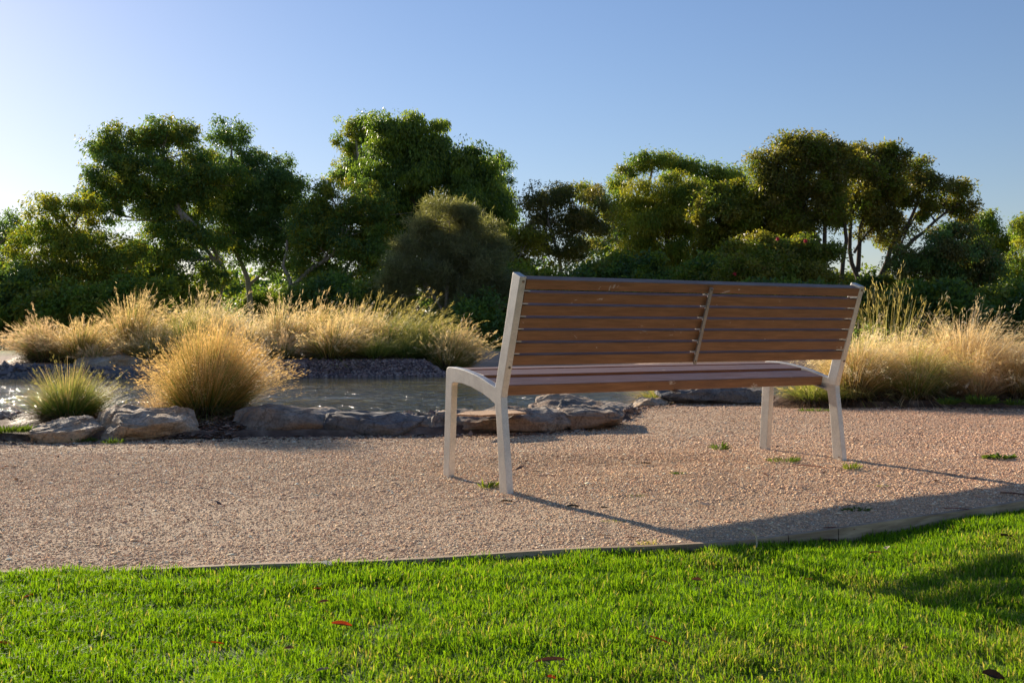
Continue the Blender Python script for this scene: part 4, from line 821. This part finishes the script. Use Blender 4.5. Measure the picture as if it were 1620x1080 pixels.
weed(1004, 786, .05, .02, 50, 'tiny green tuft in the gravel under the middle of the seat', 4)
weed(1138, 712, .035, .10, 26, 'upright little herb under the right half of the seat', 5)
weed(1073, 749, .045, .014, 40, 'flat green patch under the seat toward the right', 6, flat=True)
weed(1500, 640, .09, .13, 90, 'leafy green weed at the foot of the green based tussock', 7)
weed(1552, 640, .14, .16, 140, 'larger leafy weed at the foot of the brown sagging tussock', 8)
weed(1605, 641, .10, .11, 80, 'leafy weed near the right edge of the picture', 9)
weed(1395, 770, .04, .02, 40, 'small pale green tuft right of the bench shadow', 10, ((.14, .2, .03), (.22, .27, .05)))
weed(1580, 724, .09, .018, 70, 'flat dark green patch on the gravel near the right edge', 11, flat=True)
weed(970, 826, .06, .018, 60, 'yellow green seedlings beside the shadow of the bench', 12, ((.16, .2, .03), (.26, .28, .05)))
weed(125, 699, .14, .06, 160, 'green weed creeping over the foot of the pale slab', 13)
weed(180, 702, .07, .07, 60, 'small tuft at the foot of the sandstone block', 14)
weed(10, 684, .22, .09, 320, 'green groundcover plant at the left edge of the picture', 15)
weed(1355, 808, .06, .015, 60, 'dark green patch in the shadow near the edging', 16, flat=True)
weed(900, 668, .05, .05, 30, 'tiny weed under the reddish brown rock', 17)
weed(1025, 862, .05, .03, 60, 'straw coloured tuft against the timber edging', 18, ((.35, .33, .12), (.5, .45, .2)))
weed(1290, 650, .2, .05, 200, 'green fringe at the foot of the low green gold tussock', 19)

def curl_leaf(name, loc, L, W_, rz, col, label, cat='leaf', group='dead leaves on the lawn', curl=.09, n_=8, tilt_=0.1):
    bm = bmesh.new(); rows = []
    for i in range(n_+1):
        t = i/n_; wv = W_*math.sin(math.pi*min(1, t*.93+.05))**.8; zc = curl*L*(4*t*(1-t))*.35
        rows.append([bm.verts.new(((t-.5)*L, s*wv*.5+.05*L*math.sin(t*3), zc+abs(s)*W_*.22)) for s in (-1, 0, 1)])
    for a_, b_ in zip(rows[:-1], rows[1:]):
        for q in range(2): bm.faces.new((a_[q], a_[q+1], b_[q+1], b_[q]))
    g = bmesh.ops.solidify(bm, geom=list(bm.faces), thickness=.0008)
    me = bpy.data.meshes.new(name); bm.to_mesh(me); bm.free()
    a = me.color_attributes.new('col', 'FLOAT_COLOR', 'POINT')
    for i in range(len(me.vertices)): k = .8+.4*random.Random(i).random(); a.data[i].color = (col[0]*k, col[1]*k, col[2]*k, 1)
    o = link(name, me, M['litter']); o.location = loc; o.rotation_euler = (tilt_+math.sin(loc[0]*91)*(.5 if cat == 'leaf' else 0), tilt_*.6+math.sin(loc[1]*77)*(.22 if cat == 'leaf' else 0), rz); tag(o, label, cat, group); return o
RD, BN, TN = (.58, .17, .05), (.32, .16, .08), (.45, .34, .22)
for (px, py, L, W_, rz, col, lab) in [
    (42, 943, .040, .016, 1.0, (.50, .16, .03), 'small orange brown leaf on the lawn at the far left'), (538, 988, .058, .018, .25, RD, 'bright rust red leaf on the lawn left of the middle'),
    (341, 1017, .034, .014, .4, (.45, .17, .04), 'small rust leaf below the left half of the lawn'), (454, 1026, .034, .017, -.5, BN, 'dull brown leaf right of the small rust leaf'),
    (1101, 917, .034, .016, -.3, BN, 'brown leaf near the edging below the bench'), (1042, 1013, .062, .014, -.5, RD, 'long narrow red brown leaf on the lawn right of the middle'),
    (1278, 916, .028, .014, .2, BN, 'tiny brown leaf near the tree shadow on the lawn'), (500, 931, .024, .012, .3, RD, 'tiny red leaf close to the edging left of the middle'),
    (510, 952, .036, .014, -.2, BN, 'curled brown leaf just behind the bright rust red one'), (870, 1046, .085, .016, .1, (.26, .13, .08), 'long brown bark flake on the lawn at bottom centre'),
    (870, 1072, .022, .016, .1, RD, 'tiny red leaf at the bottom edge'), (508, 1060, .034, .018, .6, (.40, .33, .28), 'greyish curled leaf at the bottom left of centre'),
    (680, 888, .026, .012, .2, BN, 'tiny brown leaf under the edging left of the bench shadow'), (1402, 867, .030, .024, 1.1, (.70, .62, .50), 'whitish curled leaf standing in the shaded grass'),
    (1382, 874, .040, .018, -.2, BN, 'dark brown leaf beside the whitish one'), (1590, 848, .05, .03, .2, (.10, .05, .03), 'dark leaf in the shaded grass at the right edge'),
    (1568, 1070, .05, .03, -.2, (.10, .06, .04), 'dark leaf at the bottom right corner'), (4, 1018, .03, .02, .2, (.50, .22, .05), 'orange leaf at the lower left edge'),
    (1430, 1025, .022, .015, .8, (.5, .33, .2), 'small tan leaf in the dry grass at bottom right'), (515, 893, .045, .03, .3, (.72, .70, .66), 'white crumpled leaf lying on the edging')]:
    z = -.030; p = gp(px, py, z); curl_leaf('dead_leaf', p, L*.82, W_*.8, rz, col, lab)
for (px, py, L, W_, rz, col, lab) in [
    (1280, 738, .16, .012, -.35, (.42, .20, .15), 'reddish bark strip lying between the right bench feet'), (1310, 734, .045, .02, .1, (.72, .66, .58), 'white flake beside the reddish bark strip'),
    (1326, 836, .11, .012, .05, (.30, .12, .09), 'dark red bark strip against the timber edging'), (1512, 805, .10, .010, .1, (.40, .14, .10), 'thin red bark strip in the shadow near the edging'),
    (1600, 781, .09, .014, -.25, (.26, .10, .07), 'red brown bark strip at the right edge'), (1214, 796, .16, .004, -.75, (.70, .62, .5), 'thin white stalk lying on the gravel'),
    (1000, 850, .05, .008, .1, (.30, .17, .10), 'short brown twig on the gravel near the edging'), (958, 847, .045, .008, -.1, (.26, .15, .09), 'short dark twig left of the brown twig'),
    (627, 834, .022, .009, 0, (.75, .72, .66), 'white paper like flake on the gravel left of the bench'), (1490, 762, .03, .01, -.3, (.75, .68, .6), 'white flake on the gravel at the right'),
    (920, 725, .03, .01, 0, (.10, .07, .05), 'dark crumb of bark under the middle of the seat'), (850, 746, .06, .010, -.1, (.12, .085, .06), 'dark flat twig right of the rear left leg'),
    (1020, 733, .05, .02, 0, (.12, .09, .06), 'dark brown clod under the seat'), (800, 793, .045, .02, 0, (.10, .06, .04), 'dark clod just below the rear left foot'),
    (905, 801, .045, .022, .1, (.09, .07, .04), 'dark mossy clod below the shadow of the left leg'), (955, 803, .03, .015, .1, (.09, .07, .04), 'small dark clod right of the mossy one')]:
    z = .006; p = gp(px, py, 0); z = float(hpath(np.array([p.x]), np.array([p.y]))[0])+.006; p = gp(px, py, z); curl_leaf('bark_strip' if L > .08 else 'litter_flake', p, L, W_, rz, col, lab, 'bark' if L > .08 else 'flake', 'litter pieces on the gravel', .04)
# curled dry stalk arching over the edging
a0 = gp(1192, 872, -.05); pts = [a0, a0+Vector((.012, .02, .02)), a0+Vector((.012, .03, .045)), a0+Vector((-.004, .04, .062)), a0+Vector((-.03, .045, .068))]
V_, F_ = tube([p-a0 for p in pts], [.003, .003, .0025, .002, .001], 6); m_, n_, l_, out_ = newmat('dry_stalk'); b_ = principled(n_, l_, out_, .7, .2)
nn = noise_node(n_, l_, 60); l_.new(ramp(n_, l_, nn.outputs[0], [(.3, (.42, .32, .18)), (.7, (.62, .50, .32))]).outputs[0], b_.inputs['Base Color'])
o = link('dry_stalk', mesh_np('dry_stalk', V_, F_, smooth=True), m_); o.location = a0; tag(o, 'curled pale dry stalk arching over the timber edging', 'stalk')
